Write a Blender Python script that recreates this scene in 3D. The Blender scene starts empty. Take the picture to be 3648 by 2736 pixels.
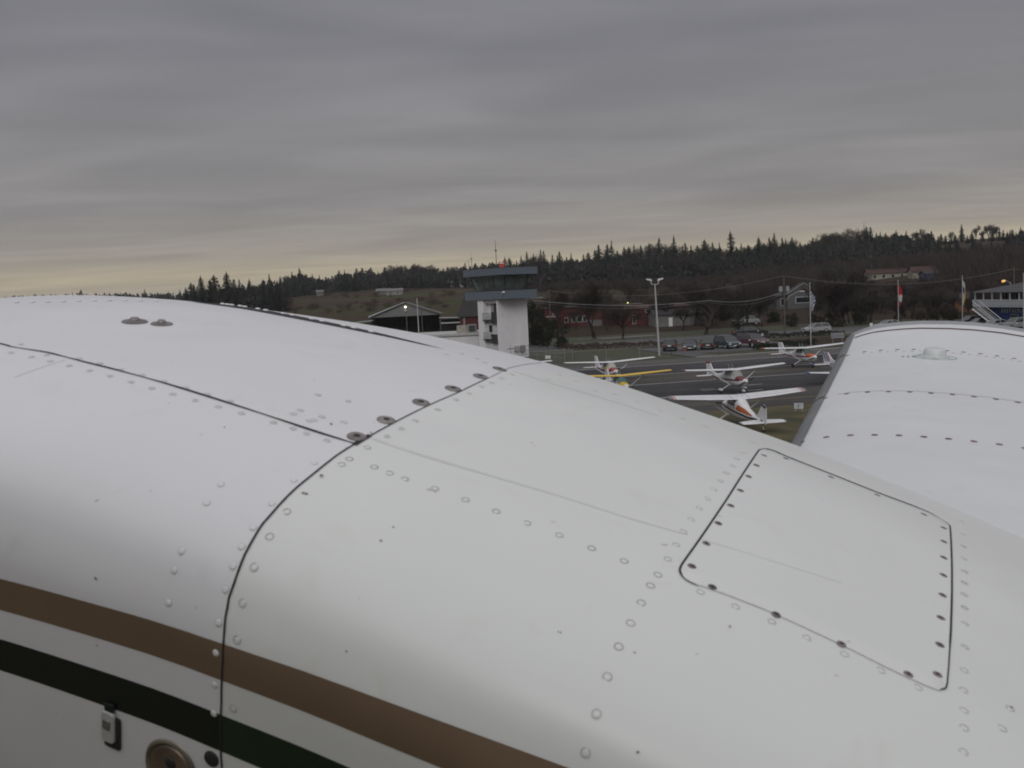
import bpy, bmesh, math, random
from mathutils import Vector, Matrix, Euler
from mathutils.bvhtree import BVHTree
R = math.radians
rnd = random.Random(7)
scn = bpy.context.scene
COL = scn.collection
# ------------------------------------------------------------------ camera, sky, light
H = 10.6                                   # eye height above the airfield (the aircraft is just airborne)
FPX, CX, CY = 3500.0, 1824.0, 1368.0       # focal length and centre in photograph pixels
ROLL, PITCH = R(2.7), R(5.4)
fw = Vector((0, math.cos(PITCH), -math.sin(PITCH)))
up0 = Vector((0, math.sin(PITCH), math.cos(PITCH)))
rt0 = Vector((1, 0, 0))
CXA = math.cos(ROLL) * rt0 - math.sin(ROLL) * up0
CYA = math.sin(ROLL) * rt0 + math.cos(ROLL) * up0
EYE = Vector((0, 0, H))
cd = bpy.data.cameras.new('camera'); cam = bpy.data.objects.new('camera', cd); COL.objects.link(cam)
cam.matrix_world = Matrix(((CXA.x, CYA.x, -fw.x, 0), (CXA.y, CYA.y, -fw.y, 0), (CXA.z, CYA.z, -fw.z, H), (0, 0, 0, 1)))
cd.sensor_width = 36; cd.lens = 36 * FPX / 3648; cd.clip_start = .05; cd.clip_end = 9000
cd.dof.use_dof = True; cd.dof.focus_distance = 40; cd.dof.aperture_fstop = 15
scn.camera = cam
scn.view_settings.view_transform = 'Standard'; scn.view_settings.look = 'None'
scn.view_settings.exposure = 0; scn.view_settings.gamma = 1
scn.cycles.filter_width = 1.85
SUN_EL, SUN_AZ = 33, 185                   # brighter, veiled part of the sky behind the viewer
w = bpy.data.worlds.new("World"); scn.world = w; w.use_nodes = True
nt = w.node_tree; N = nt.nodes; K = nt.links; N.clear()
def nd(t, **k):
    n = N.new(t)
    for a, b in k.items(): setattr(n, a, b)
    return n
def mth(op, a, b=None, clamp=False):
    n = nd('ShaderNodeMath', operation=op, use_clamp=clamp)
    for i, v in enumerate((a, b)):
        if v is None: continue
        if isinstance(v, (int, float)): n.inputs[i].default_value = v
        else: K.new(v, n.inputs[i])
    return n.outputs[0]
def ramp(v, stops, interp='LINEAR'):
    n = nd('ShaderNodeValToRGB'); n.color_ramp.interpolation = interp
    e = n.color_ramp.elements
    while len(e) < len(stops): e.new(.5)
    for q, (p, c) in zip(e, stops): q.position = p; q.color = (c[0], c[1], c[2], 1)
    K.new(v, n.inputs[0]); return n.outputs[0]
tc = nd('ShaderNodeTexCoord'); sp = nd('ShaderNodeSeparateXYZ'); K.new(tc.outputs['Generated'], sp.inputs[0])
zz = mth('MAXIMUM', sp.outputs[2], 0.0)
den = mth('ADD', zz, .05)
cb = nd('ShaderNodeCombineXYZ')
K.new(mth('DIVIDE', sp.outputs[0], den), cb.inputs[0]); K.new(mth('DIVIDE', sp.outputs[1], den), cb.inputs[1])
mp = nd('ShaderNodeMapping'); mp.inputs['Scale'].default_value = (.42, .75, 1); mp.inputs['Rotation'].default_value = (0, 0, R(10))
K.new(cb.outputs[0], mp.inputs[0])
n1 = nd('ShaderNodeTexNoise'); n1.inputs['Scale'].default_value = 1.0; n1.inputs['Detail'].default_value = 4; n1.inputs['Roughness'].default_value = .42; n1.inputs['Distortion'].default_value = 1.1
K.new(mp.outputs[0], n1.inputs[0])
n2 = nd('ShaderNodeTexNoise'); n2.inputs['Scale'].default_value = 3.4; n2.inputs['Detail'].default_value = 3
K.new(mp.outputs[0], n2.inputs[0])
bands = mth('ADD', mth('MULTIPLY', n1.outputs[0], .75), mth('MULTIPLY', n2.outputs[0], .25))
cloud = ramp(bands, [(.30, (.70, .70, .715)), (.50, (.97, .965, .97)), (.68, (1.28, 1.27, 1.27))])
# overall luminance of an overcast sky: warm break at the horizon, dull band above it, bright overhead
grad = ramp(zz, [(0, (.36, .32, .25)), (.028, (.48, .41, .29)), (.047, (.335, .30, .262)), (.09, (.262, .248, .244)),
                 (.22, (.222, .218, .232)), (.32, (.215, .215, .232)), (.5, (.56, .56, .58)), (1, (.72, .72, .75))])
mx = nd('ShaderNodeMix', data_type='RGBA', blend_type='MULTIPLY'); mx.inputs[0].default_value = .5
bk = mth('ADD', mth('MULTIPLY', mth('MAXIMUM', mth('MULTIPLY', sp.outputs[1], -1), 0), .5), 1.0)
mb_ = nd('ShaderNodeMix', data_type='RGBA', blend_type='MULTIPLY'); mb_.inputs[0].default_value = 1
bc_ = nd('ShaderNodeCombineColor'); [K.new(bk, bc_.inputs[i]) for i in range(3)]
K.new(grad, mb_.inputs[6]); K.new(bc_.outputs[0], mb_.inputs[7])
K.new(mb_.outputs[2], mx.inputs[6]); K.new(cloud, mx.inputs[7])
sky = nd('ShaderNodeTexSky', sky_type='NISHITA', sun_disc=False, sun_elevation=R(SUN_EL), sun_rotation=R(SUN_AZ))
b1 = nd('ShaderNodeBackground'); b1.inputs[1].default_value = .05; K.new(sky.outputs[0], b1.inputs[0])
b2 = nd('ShaderNodeBackground'); b2.inputs[1].default_value = 1.0; K.new(mx.outputs[2], b2.inputs[0])
ms = nd('ShaderNodeMixShader'); ms.inputs[0].default_value = .94
K.new(b1.outputs[0], ms.inputs[1]); K.new(b2.outputs[0], ms.inputs[2])
wo = nd('ShaderNodeOutputWorld'); K.new(ms.outputs[0], wo.inputs[0])
sl = bpy.data.lights.new('sun', 'SUN'); so = bpy.data.objects.new('sun', sl); COL.objects.link(so)
sl.energy = .8; sl.angle = R(28); sl.color = (1, .96, .9)
so.rotation_euler = Euler((R(90 - SUN_EL), 0, R(180 - SUN_AZ)), 'XYZ')
so.location = (0, 0, 60)
# ------------------------------------------------------------------ picture <-> place
def ray(x, y): return (CXA * (x - CX) + CYA * (CY - y) + fw * FPX).normalized()
def ground(x, y, z=0.0):
    v = ray(x, y); t = (z - H) / v.z; return Vector((v.x * t, v.y * t, z))
def at(x, y, d):
    """point seen at pixel x, y whose horizontal distance is d"""
    v = ray(x, y); t = d / math.hypot(v.x, v.y); return EYE + v * t
def azx(x):
    v = ray(x, 1010); return math.atan2(v.x, v.y)
def interp(t, tab):
    if t <= tab[0][0]: return tab[0][1]
    for (a, b), (c, d) in zip(tab, tab[1:]):
        if t <= c: return b + (d - b) * (t - a) / (c - a)
    return tab[-1][1]
SL = [(azx(a), b) for a, b in ((-900, .010), (0, .014), (600, .02), (1200, .037), (2000, .040), (2700, .044), (3000, .050), (3300, .062), (3648, .066), (4600, .06))]
def ss(t): t = max(0, min(1, t)); return t * t * (3 - 2 * t)
def terr(x, y):
    r = math.hypot(x, y)
    if y < 50 or r < 225: return 0.0
    s = interp(math.atan2(x, y), SL)
    z = s * (min(r, 700) - 240 + 15 * (1 - ss((r - 225) / 40)) if r > 240 else 0)
    z = s * max(0, min(r, 700) - 240)
    if r > 700: z += s * .35 * (min(r, 1600) - 700)
    k = ss((r - 240) / 120)
    z += k * (1.1 * math.sin(x * .021 + 1) * math.sin(y * .017) + .5 * math.sin(x * .06 + y * .03))
    return max(0, z)
# ------------------------------------------------------------------ materials
MATS = {}
def mat(name, c, rough=.7, var=.12, scale=3.0, metal=0, spec=.5, c2=None, bump=0, emit=None, detail=4, stretch=None, coat=0):
    if name in MATS: return MATS[name]
    m = bpy.data.materials.new(name); m.use_nodes = True
    t = m.node_tree; b = t.nodes['Principled BSDF']
    b.inputs['Roughness'].default_value = rough; b.inputs['Metallic'].default_value = metal
    b.inputs['Specular IOR Level'].default_value = spec
    if coat: b.inputs['Coat Weight'].default_value = coat; b.inputs['Coat Roughness'].default_value = .15
    if emit:
        b.inputs['Emission Color'].default_value = (*emit[:3], 1); b.inputs['Emission Strength'].default_value = emit[3]
    tx = t.nodes.new('ShaderNodeTexCoord'); mpn = t.nodes.new('ShaderNodeMapping'); t.links.new(tx.outputs['Object'], mpn.inputs[0])
    if stretch: mpn.inputs['Scale'].default_value = stretch
    nz = t.nodes.new('ShaderNodeTexNoise'); nz.inputs['Scale'].default_value = scale; nz.inputs['Detail'].default_value = detail
    t.links.new(mpn.outputs[0], nz.inputs[0])
    rp = t.nodes.new('ShaderNodeValToRGB'); e = rp.color_ramp.elements
    lo = [max(0, q * (1 - var)) for q in c]; hi = [min(1, q * (1 + var)) for q in c] if c2 is None else c2
    if c2 is not None: lo = c
    e[0].position = .35; e[0].color = (*lo, 1); e[1].position = .65; e[1].color = (*hi, 1)
    t.links.new(nz.outputs[0], rp.inputs[0]); t.links.new(rp.outputs[0], b.inputs['Base Color'])
    if bump:
        bp = t.nodes.new('ShaderNodeBump'); bp.inputs['Strength'].default_value = bump; bp.inputs['Distance'].default_value = .02
        t.links.new(nz.outputs[0], bp.inputs['Height']); t.links.new(bp.outputs[0], b.inputs['Normal'])
    MATS[name] = m; return m
# ------------------------------------------------------------------ mesh helper
class MB:
    def __init__(s): s.v = []; s.f = []; s.mi = []; s.cm = 0
    def add(s, vs, fs, M=None):
        o = len(s.v)
        s.v += [tuple(M @ Vector(q)) if M is not None else tuple(q) for q in vs]
        for f in fs: s.f.append(tuple(o + i for i in f)); s.mi.append(s.cm)
        return s
    def box(s, x0, x1, y0, y1, z0, z1, M=None):
        vs = [(x, y, z) for z in (z0, z1) for y in (y0, y1) for x in (x0, x1)]
        return s.add(vs, [(0, 2, 3, 1), (4, 5, 7, 6), (0, 1, 5, 4), (1, 3, 7, 5), (3, 2, 6, 7), (2, 0, 4, 6)], M)
    def tube(s, pts, rad, n=8, cap=True):
        pts = [Vector(p) for p in pts]
        if not isinstance(rad, (list, tuple)): rad = [rad] * len(pts)
        rings = []
        for i, p in enumerate(pts):
            d = (pts[min(i + 1, len(pts) - 1)] - pts[max(i - 1, 0)]).normalized()
            a = d.orthogonal().normalized() if abs(d.z) > .98 else d.cross(Vector((0, 0, 1))).normalized()
            b = d.cross(a)
            rings.append([p + (a * math.cos(2 * math.pi * k / n) + b * math.sin(2 * math.pi * k / n)) * rad[i] for k in range(n)])
        return s.loft(rings, cap)
    def loft(s, rings, cap=True, closed=True):
        n = len(rings[0]); o = len(s.v)
        for r_ in rings: s.v += [tuple(q) for q in r_]
        for i in range(len(rings) - 1):
            for k in range(n if closed else n - 1):
                a = o + i * n + k; b = o + i * n + (k + 1) % n
                s.f.append((a, b, b + n, a + n)); s.mi.append(s.cm)
        if cap:
            s.f.append(tuple(o + k for k in range(n))[::-1]); s.f.append(tuple(o + (len(rings) - 1) * n + k for k in range(n))); s.mi += [s.cm, s.cm]
        return s
    def poly(s, pts, d):
        """outline pts extruded by vector d"""
        n = len(pts); d = Vector(d)
        vs = [Vector(p) for p in pts] + [Vector(p) + d for p in pts]
        fs = [tuple(range(n))[::-1], tuple(range(n, 2 * n))] + [(i, (i + 1) % n, (i + 1) % n + n, i + n) for i in range(n)]
        return s.add(vs, fs)
    def cyl(s, c, axis, r, h, n=16, r2=None):
        a = Vector(axis).normalized(); c = Vector(c)
        return s.tube([c - a * h / 2, c + a * h / 2], [r, r if r2 is None else r2], n)
    def build(s, name, mats, parent=None, smooth=False, auto=None, fix=True):
        me = bpy.data.meshes.new(name); me.from_pydata(s.v, [], s.f)
        if not isinstance(mats, (list, tuple)): mats = [mats]
        for m in mats: me.materials.append(m)
        if len(mats) > 1: me.polygons.foreach_set('material_index', s.mi)
        if fix:
            b = bmesh.new(); b.from_mesh(me); bmesh.ops.recalc_face_normals(b, faces=b.faces); b.to_mesh(me); b.free()
        if smooth:
            me.polygons.foreach_set('use_smooth', [True] * len(me.polygons))
            if auto: me.set_sharp_from_angle(angle=R(auto))
        o = bpy.data.objects.new(name, me); COL.objects.link(o)
        if parent: o.parent = parent
        return o
def tag(o, label=None, cat=None, group=None, kind=None):
    if label: o['label'] = label
    if cat: o['category'] = cat
    if group: o['group'] = group
    if kind: o['kind'] = kind
    return o
def empty(name, loc, rz=0, label=None, cat=None, group=None):
    o = bpy.data.objects.new(name, None); COL.objects.link(o); o.location = loc; o.rotation_euler = (0, 0, rz); o.empty_display_size = .3
    return tag(o, label, cat, group)
def copy_tree(o, parent=None):
    c = o.copy(); COL.objects.link(c); c.parent = parent
    for ch in [q for q in bpy.data.objects if q.parent == o]: copy_tree(ch, c)
    return c

M_white = mat('white_paint', (.62, .62, .63), .45, .05, 2)
M_dark = mat('dark_metal', (.03, .032, .035), .5)
M_grey = mat('grey_metal', (.25, .26, .27), .5, .1)
M_galv = mat('galvanised_steel', (.36, .37, .38), .5, .1)
M_glass = mat('dark_glass', (.012, .017, .018), .08, .1, spec=.8)
M_rubber = mat('rubber', (.02, .02, .02), .8)
M_wood = mat('weathered_wood', (.09, .075, .06), .85, .25, 8)

# ================================================================== FOREGROUND AIRCRAFT
UN = .9
def camv(x, y, z): return (CXA * x + CYA * y - fw * z)
Fc = Vector((-7500 - CX, CY + 900, -FPX)).normalized()
upc = Vector((-math.sin(ROLL) * math.cos(PITCH), math.cos(ROLL) * math.cos(PITCH), math.sin(PITCH)))
Lc_ = Fc.cross(upc).normalized(); Uc_ = Lc_.cross(Fc)
AXA, AXL, AXU = camv(*(-Fc)), camv(*Lc_), camv(*Uc_)     # aft, outboard, up of the aircraft
def W3(s, l, u): return EYE + (AXA * s + AXL * l + AXU * u) * UN
LC = 1.80
half = [(LC, -1.48), (1.30, -1.44), (1.12, -1.28), (1.03, -1.05), (.995, -.80), (.975, -.66), (.965, -.59), (.97, -.545), (.98, -.505), (1.0, -.475), (1.03, -.450), (1.08, -.423), (1.18, -.392), (1.28, -.372), (1.46, -.349), (1.60, -.335), (LC, -.325)]
prof = half + [(2 * LC - a, b) for a, b in half[-2::-1]]
def cr(p0, p1, p2, p3, t):
    return tuple(.5 * (2 * b + (c - a) * t + (2 * a - 5 * b + 4 * c - d) * t * t + (3 * b - a - 3 * c + d) * t ** 3) for a, b, c, d in zip(p0, p1, p2, p3))
def smooth_pts(P, n=8):
    out = []
    for i in range(len(P) - 1):
        p0 = P[max(i - 1, 0)]; p3 = P[min(i + 2, len(P) - 1)]
        for k in range(n): out.append(cr(p0, P[i], P[i + 1], p3, k / n))
    out.append(P[-1]); return out
def resample(P, n):
    d = [0]
    for a, b in zip(P, P[1:]): d.append(d[-1] + math.dist(a, b))
    out = []; j = 0
    for k in range(n + 1):
        t = d[-1] * k / n
        while j < len(P) - 2 and d[j + 1] < t: j += 1
        q = (t - d[j]) / max(1e-9, d[j + 1] - d[j]); q = min(1, max(0, q))
        out.append(tuple(a + (b - a) * q for a, b in zip(P[j], P[j + 1])))
    return out
NV = 360
PROF = resample(smooth_pts(prof), NV)
HT = [(-3.5, -1.0), (-3.2, -.74), (-2.9, -.51), (-2.7, -.39), (-2.55, -.308), (-2.4, -.241), (-2.25, -.183), (-2.1, -.134), (-1.95, -.095), (-1.8, -.0635), (-1.61, -.0385), (-1.4, -.0195), (-1.2, -.006), (-1.05, -.001), (-.9, -.001), (-.78, -.003), (-.68, -.009), (-.55, -.018), (-.45, -.028), (-.32, -.041), (-.15, -.059), (.02, -.084), (.19, -.111), (.32, -.135), (.6, -.19), (1.0, -.27), (2.0, -.48)]
HS = smooth_pts(HT, 6)
def surf(s, v):
    """v in 0..NV"""
    v = max(0, min(NV - 1e-6, v)); i = int(v); q = v - i
    l = PROF[i][0] + (PROF[i + 1][0] - PROF[i][0]) * q; u = PROF[i][1] + (PROF[i + 1][1] - PROF[i][1]) * q
    h = interp(s, HS)
    u += h * (.25 + .75 * ss((u + 1.4) / .7))
    k = 1.0
    if s < -2.2: k = 1 - .34 * ((-2.2 - s) / 1.3) ** 2
    if s > 1.0: k = 1 - .25 * ((s - 1.0)) ** 1.2
    l = LC + (l - LC) * k
    return l, u
def SP(s, v, off=0.0):
    l, u = surf(s, v); p = W3(s, l, u)
    if off:
        e = .004
        l2, u2 = surf(s + e, v); l3, u3 = surf(s, min(v + .5, NV)); l4, u4 = surf(s, max(v - .5, 0))
        a = W3(s + e, l2, u2) - p; b = W3(s, l3, u3) - W3(s, l4, u4)
        n = b.cross(a).normalized()
        c = W3(s, LC, -.9)
        if n.dot(p - c) < 0: n = -n
        p = p + n * off
        return p, n
    return p
S0, S1, NS = -3.5, 2.0, 550
def sgrid(s0, s1, name, m, parent, cap0=False, cap1=False):
    i0 = round((s0 - S0) / (S1 - S0) * NS); i1 = round((s1 - S0) / (S1 - S0) * NS)
    mb = MB(); st = 2 if True else 1
    ring = []
    ii = list(range(i0, i1 + 1, 3));
    if ii[-1] != i1: ii.append(i1)
    for i in ii:
        s = S0 + (S1 - S0) * i / NS
        ring.append([SP(s, v) for v in range(0, NV, 2)])
    mb.loft(ring, cap=False)
    n = len(ring[0])
    if cap0:
        c = W3(S0, LC, -1.05); prev = ring[0]
        rr = [[p.lerp(c, 1 - math.cos(a)) - AXA * UN * .28 * math.sin(a) for p in prev] for a in (R(75), R(55), R(35), R(15), 0)]
        mb.loft(rr, cap=False)
        mb.f.append(tuple(range(len(mb.v) - 5 * n, len(mb.v) - 4 * n))); mb.mi.append(0)
    if cap1:
        mb.f.append(tuple(range((len(ii) - 1) * n, len(ii) * n))); mb.mi.append(0)
    return mb.build(name, m, parent, smooth=True, auto=50)
# white skins: the cowling forward of the firewall is a bluer white than the nacelle aft of it
def paint(name, c, dirt, rough=.38):
    m = bpy.data.materials.new(name); m.use_nodes = True; t = m.node_tree; b = t.nodes['Principled BSDF']
    b.inputs['Roughness'].default_value = rough; b.inputs['Specular IOR Level'].default_value = .45
    tx = t.nodes.new('ShaderNodeTexCoord'); L_ = t.links
    def noise(sc, det, st=None, dist=0):
        mpn = t.nodes.new('ShaderNodeMapping'); L_.new(tx.outputs['Object'], mpn.inputs[0])
        if st: mpn.inputs['Scale'].default_value = st
        n = t.nodes.new('ShaderNodeTexNoise'); n.inputs['Scale'].default_value = sc; n.inputs['Detail'].default_value = det; n.inputs['Distortion'].default_value = dist
        L_.new(mpn.outputs[0], n.inputs[0]); return n.outputs[0]
    def rmp(v, st):
        n = t.nodes.new('ShaderNodeValToRGB'); e = n.color_ramp.elements
        while len(e) < len(st): e.new(.5)
        for q, (p, cc) in zip(e, st): q.position = p; q.color = (*cc, 1)
        L_.new(v, n.inputs[0]); return n.outputs[0]
    def mul(a, b_):
        n = t.nodes.new('ShaderNodeMix'); n.data_type = 'RGBA'; n.blend_type = 'MULTIPLY'; n.inputs[0].default_value = 1
        L_.new(a, n.inputs[6]); L_.new(b_, n.inputs[7]); return n.outputs[2]
    base = rmp(noise(2.2, 5), [(.3, [q * .965 for q in c]), (.7, c)])
    blot = rmp(noise(9, 6, None, 1.5), [(.60, (1, 1, 1)), (.80, dirt)])
    speck = rmp(noise(60, 2), [(.74, (1, 1, 1)), (.80, (.66, .62, .58))])
    L_.new(mul(mul(base, blot), speck), b.inputs['Base Color'])
    bp = t.nodes.new('ShaderNodeBump'); bp.inputs['Strength'].default_value = .22; bp.inputs['Distance'].default_value = .05
    L_.new(noise(3.4, 1.5), bp.inputs['Height']); L_.new(bp.outputs[0], b.inputs['Normal'])
    rr = t.nodes.new('ShaderNodeMapRange'); rr.inputs['To Min'].default_value = rough - .08; rr.inputs['To Max'].default_value = rough + .12
    L_.new(noise(5, 4), rr.inputs[0]); L_.new(rr.outputs[0], b.inputs['Roughness'])
    MATS[name] = m; return m
P_cowl = paint('cowling_white', (.645, .643, .663), (.93, .93, .92))
P_nac = paint('nacelle_white', (.638, .648, .638), (.95, .94, .90))
P_wing = paint('wing_white', (.60, .61, .622), (.94, .94, .93), .45)
M_gap = mat('gap_and_shadow', (.016, .014, .018), .8)  # joint gaps, and the painted shadow along two door and panel edges
M_gapl = mat('sealed_joint', (.42, .40, .40), .6, .1, 20)
M_faint = mat('filled_joint', (.575, .582, .568), .5, .05, 20)
M_ring = mat('rivet_rim', (.41, .405, .39), .6, .2, 40)
M_ring2 = mat('faint_rivet_rim', (.52, .52, .51), .5, .08, 40)
M_scr = mat('dirty_screw', (.17, .14, .135), .6, .4, 60, metal=.2)
M_scrd = mat('screw_recess', (.02, .016, .018), .7)
M_fast = mat('quarter_turn_fastener', (.21, .19, .185), .5, .3, 50, metal=.4)
ROOT = empty('airplane', W3(0, LC, -.9), 0, 'large white airplane in the foreground, its riveted engine nacelle and wing filling the view', 'airplane')
def rp(o):
    o.parent = ROOT; o.matrix_parent_inverse = Matrix.Translation(-ROOT.location); return o
def rp2(o, p):
    o.parent = p; return o
# one BVH in world space gives surface coordinates for any point of the skin
gs = [S0 + (S1 - S0) * i / NS for i in range(NS + 1)]
gv = [SP(s, v) for s in gs for v in range(NV)]
gf = [(i * NV + j, (i + 1) * NV + j, (i + 1) * NV + j + 1, i * NV + j + 1) for i in range(NS) for j in range(NV - 1)]
BV = BVHTree.FromPolygons([tuple(p) for p in gv], gf)
def sv(x, y):
    """surface coordinates (s, v) of the nacelle skin under a measured point"""
    v = ray(x, y); loc, nrm, idx, d = BV.ray_cast(EYE, v, 20)
    if loc is None: return None
    i, j = divmod(idx, NV - 1)
    p = gv[i * NV + j]; a = gv[(i + 1) * NV + j] - p; b = gv[i * NV + j + 1] - p; q = loc - p
    return (gs[i] + (gs[1] - gs[0]) * max(0, min(1, q.dot(a) / a.length_squared)), j + max(0, min(1, q.dot(b) / b.length_squared)))
def dense(P, n=6): return smooth_pts(P, n)
def path(P, n=6):
    o = [sv(*q) for q in dense(P, n)]; return [q for q in o if q]
def ribbon(mb, sp_, wd, off=.0008):
    """sp_: list of (s,v) ; wd width in metres (number or list)"""
    P = [SP(s, v, off) for s, v in sp_]; L_ = []
    for i, (p, n) in enumerate(P):
        d = (P[min(i + 1, len(P) - 1)][0] - P[max(i - 1, 0)][0]).normalized()
        b = n.cross(d).normalized(); ww = wd[i] if isinstance(wd, list) else wd
        L_.append([p - b * ww / 2, p + b * ww / 2])
    mb.loft(L_, cap=False, closed=False)
def patch(mb, A, B, n, off):
    rows = []
    for (s0, v0), (s1, v1) in zip(A, B):
        rows.append([SP(s0 + (s1 - s0) * k / n, v0 + (v1 - v0) * k / n, off)[0] for k in range(n + 1)])
    mb.loft(rows, cap=False, closed=False)
def disc(mb, c, nrm, r, h, n=18, dome=True, tilt=None):
    a = nrm.orthogonal().normalized(); b = nrm.cross(a)
    rings = []
    for rr, hh in ((1, 0), (.93, .55), (.7, .9), (.35, 1)) if dome else ((1, 0), (1, .8), (.9, 1)):
        rings.append([c + (a * math.cos(2 * math.pi * k / n) + b * math.sin(2 * math.pi * k / n)) * r * rr + nrm * h * hh for k in range(n)])
    o = len(mb.v); mb.loft(rings, cap=False)
    mb.f.append(tuple(range(len(mb.v) - n, len(mb.v)))); mb.mi.append(mb.cm)
def torus(mb, c, nrm, r, w_, h, n=20, a0=0, a1=2 * math.pi):
    a = nrm.orthogonal().normalized(); b = nrm.cross(a); rings = []
    full = a1 - a0 > 6.2
    for k in range(n + (0 if full else 1)):
        t = a0 + (a1 - a0) * k / n; d = a * math.cos(t) + b * math.sin(t)
        rings.append([c + d * (r - w_), c + d * r + nrm * h, c + d * (r + w_)])
    if full: rings.append(rings[0])
    mb.loft(rings, cap=False, closed=False)
sa = sv(792, 2600)[0]
seam_px = [(1930, 1292), (1870, 1299), (1809, 1313), (1759, 1338), (1687, 1372), (1623, 1403), (1533, 1442), (1420, 1498), (1329, 1548), (1266, 1582), (1198, 1625), (1108, 1697), (1036, 1758), (954, 1848), (924, 1887), (874, 1975), (837, 2075), (812, 2162), (799, 2293), (792, 2450), (788, 2606), (792, 2724)]
seam = path(seam_px, 3)
sS = sum(q[0] for q in seam) / len(seam)
SG = S0 + (S1 - S0) / NS * round((sS - S0) / (S1 - S0) * NS)
cowl = rp(sgrid(S0, SG, 'cowling', P_cowl, None, cap0=True))
nac = rp(sgrid(SG, S1, 'nacelle_skin', P_nac, None, cap1=True))
# the seam is where the two skins meet; the joint ribbon follows the measured line
mb = MB(); v_top = seam[3][1]
low = [q for q in seam[10:]] + [(seam[-1][0], seam[-1][1] - 30)]
ribbon(mb, low, [.0018 + .0010 * ss((i - 4) / 22) for i in range(len(low))], .0011)
rp(mb.build('firewall_joint', M_gap))
mb = MB(); ribbon(mb, seam[:14], .0022, .0010); rp(mb.build('sealed_joint', M_gapl))
# top cowl door between its two long joints
near = path([(-260, 1168), (0, 1225), (45, 1237), (160, 1255), (215, 1268), (300, 1290), (420, 1320), (600, 1370), (800, 1432), (1000, 1497), (1130, 1540), (1266, 1582)], 5)
mb = MB(); ribbon(mb, near, [.0022 + .0030 * abs(math.sin(i * .29)) * (.5 + .5 * i / len(near)) for i in range(len(near))], .0012)
c1 = path([(1262, 1586), (1290, 1568), (1318, 1552)], 5); ribbon(mb, c1, .0075, .0013)
rp(mb.build('door_joint', M_gap))
fa = path([(669, 1070.5), (800, 1086), (900, 1099), (1081, 1131), (1298, 1176), (1450, 1212), (1587, 1246)], 6)
fb = path([(669, 1074), (800, 1091.5), (900, 1107), (1081, 1141), (1298, 1184), (1450, 1216), (1587, 1248.5)], 6)
mb = MB(); patch(mb, fa, fb, 3, .0012); rp(mb.build('far_door_gap_shadow', M_gap))  # dark band paints the door gap together with the shadow beside it
mb = MB()
for k in range(14):
    t = k / 13; q = fa[int(t * (len(fa) - 12))]; p, n = SP(q[0] + .004, q[1] - 1.0, .001); mb = MB(); disc(mb, p, n, .006, .003); rp(mb.build('hinge_tab', P_cowl, smooth=True))
for x in range(60, 640, 55):
    q = sv(x, 1078 - 8 * math.exp(-((x - 420) / 260) ** 2) + 2)
    if q: p, n = SP(q[0], q[1], .001); mb = MB(); disc(mb, p, n, .005, .0025); rp(mb.build('hinge_tab', P_cowl, smooth=True))
mb = MB()
ribbon(mb, path([(1330, 1562), (1500, 1620), (1700, 1680), (2000, 1768), (2250, 1848), (2450, 1905)], 6), [.008 * (1 - .6 * i / 30) for i in range(31)], .0003)
rp(mb.build('filled_joint', M_faint)); mb = MB(); ribbon(mb, path([(1830, 1322), (1960, 1364), (2150, 1420), (2350, 1482)], 6), .004, .0003); rp(mb.build('filled_joint', M_faint)); mb = MB()
ribbon(mb, path([(2500, 1925), (2700, 1985), (3000, 2080)], 6), .002, .0014)
rp(mb.build('filled_joint', M_faint))
mb = MB(); ribbon(mb, path([(230, 1283), (140, 1312), (50, 1345)], 5), .0011, .0004); rp(mb.build('hairline_crack', M_ring2))
# painted stripes, wrapped round the flank
def stripe(pt, pb, name, m, split=False):
    A = path(pt, 8); B = path(pb, 8)
    def fit(P):
        n = len(P); mx_ = sum(q[0] for q in P) / n; my = sum(q[1] for q in P) / n
        b = sum((q[0] - mx_) * (q[1] - my) for q in P) / sum((q[0] - mx_) ** 2 for q in P); return lambda s: my + b * (s - mx_)
    fa_, fb_ = fit(A), fit(B)
    return fa_, fb_
M_brown = mat('gold_brown_paint', (.150, .102, .068), .35, .08, 4)
M_green = mat('dark_green_paint', (.010, .024, .013), .35, .1, 4)
M_black = mat('green_black_paint', (.006, .010, .009), .35, .1, 4)
def mkstripe(pt, pb, s0, s1, name, m, off):
    fa_, fb_ = stripe(pt, pb, name, m); mb = MB(); n = 70
    A = [(s0 + (s1 - s0) * k / n, fa_(s0 + (s1 - s0) * k / n)) for k in range(n + 1)]
    B = [(s0 + (s1 - s0) * k / n, fb_(s0 + (s1 - s0) * k / n)) for k in range(n + 1)]
    patch(mb, A, B, 8, off); return rp(mb.build(name, m, smooth=True))
bt = [(0, 2037), (400, 2170), (780, 2310), (1264, 2460), (1600, 2572), (1900, 2665)]; bb = [(0, 2152), (420, 2300), (780, 2434), (1200, 2580), (1500, 2685)]
gt = [(0, 2269), (400, 2403), (785, 2552), (1000, 2630), (1200, 2700)]; gb = [(0, 2375), (330, 2504), (600, 2605), (780, 2672), (900, 2710)]
g_f = stripe(bt, bb, '', None)
s_break = interp(g_f[0](-.65), sorted([(q[1], q[0]) for q in seam]))
mkstripe(bt, bb, -3.2, .9, 'brown_stripe', M_brown, .0004)
mkstripe(gt, gb, -3.2, s_break, 'green_stripe', M_black, .0004)
mkstripe(gt, gb, s_break, .9, 'green_stripe', M_green, .0004)
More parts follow.
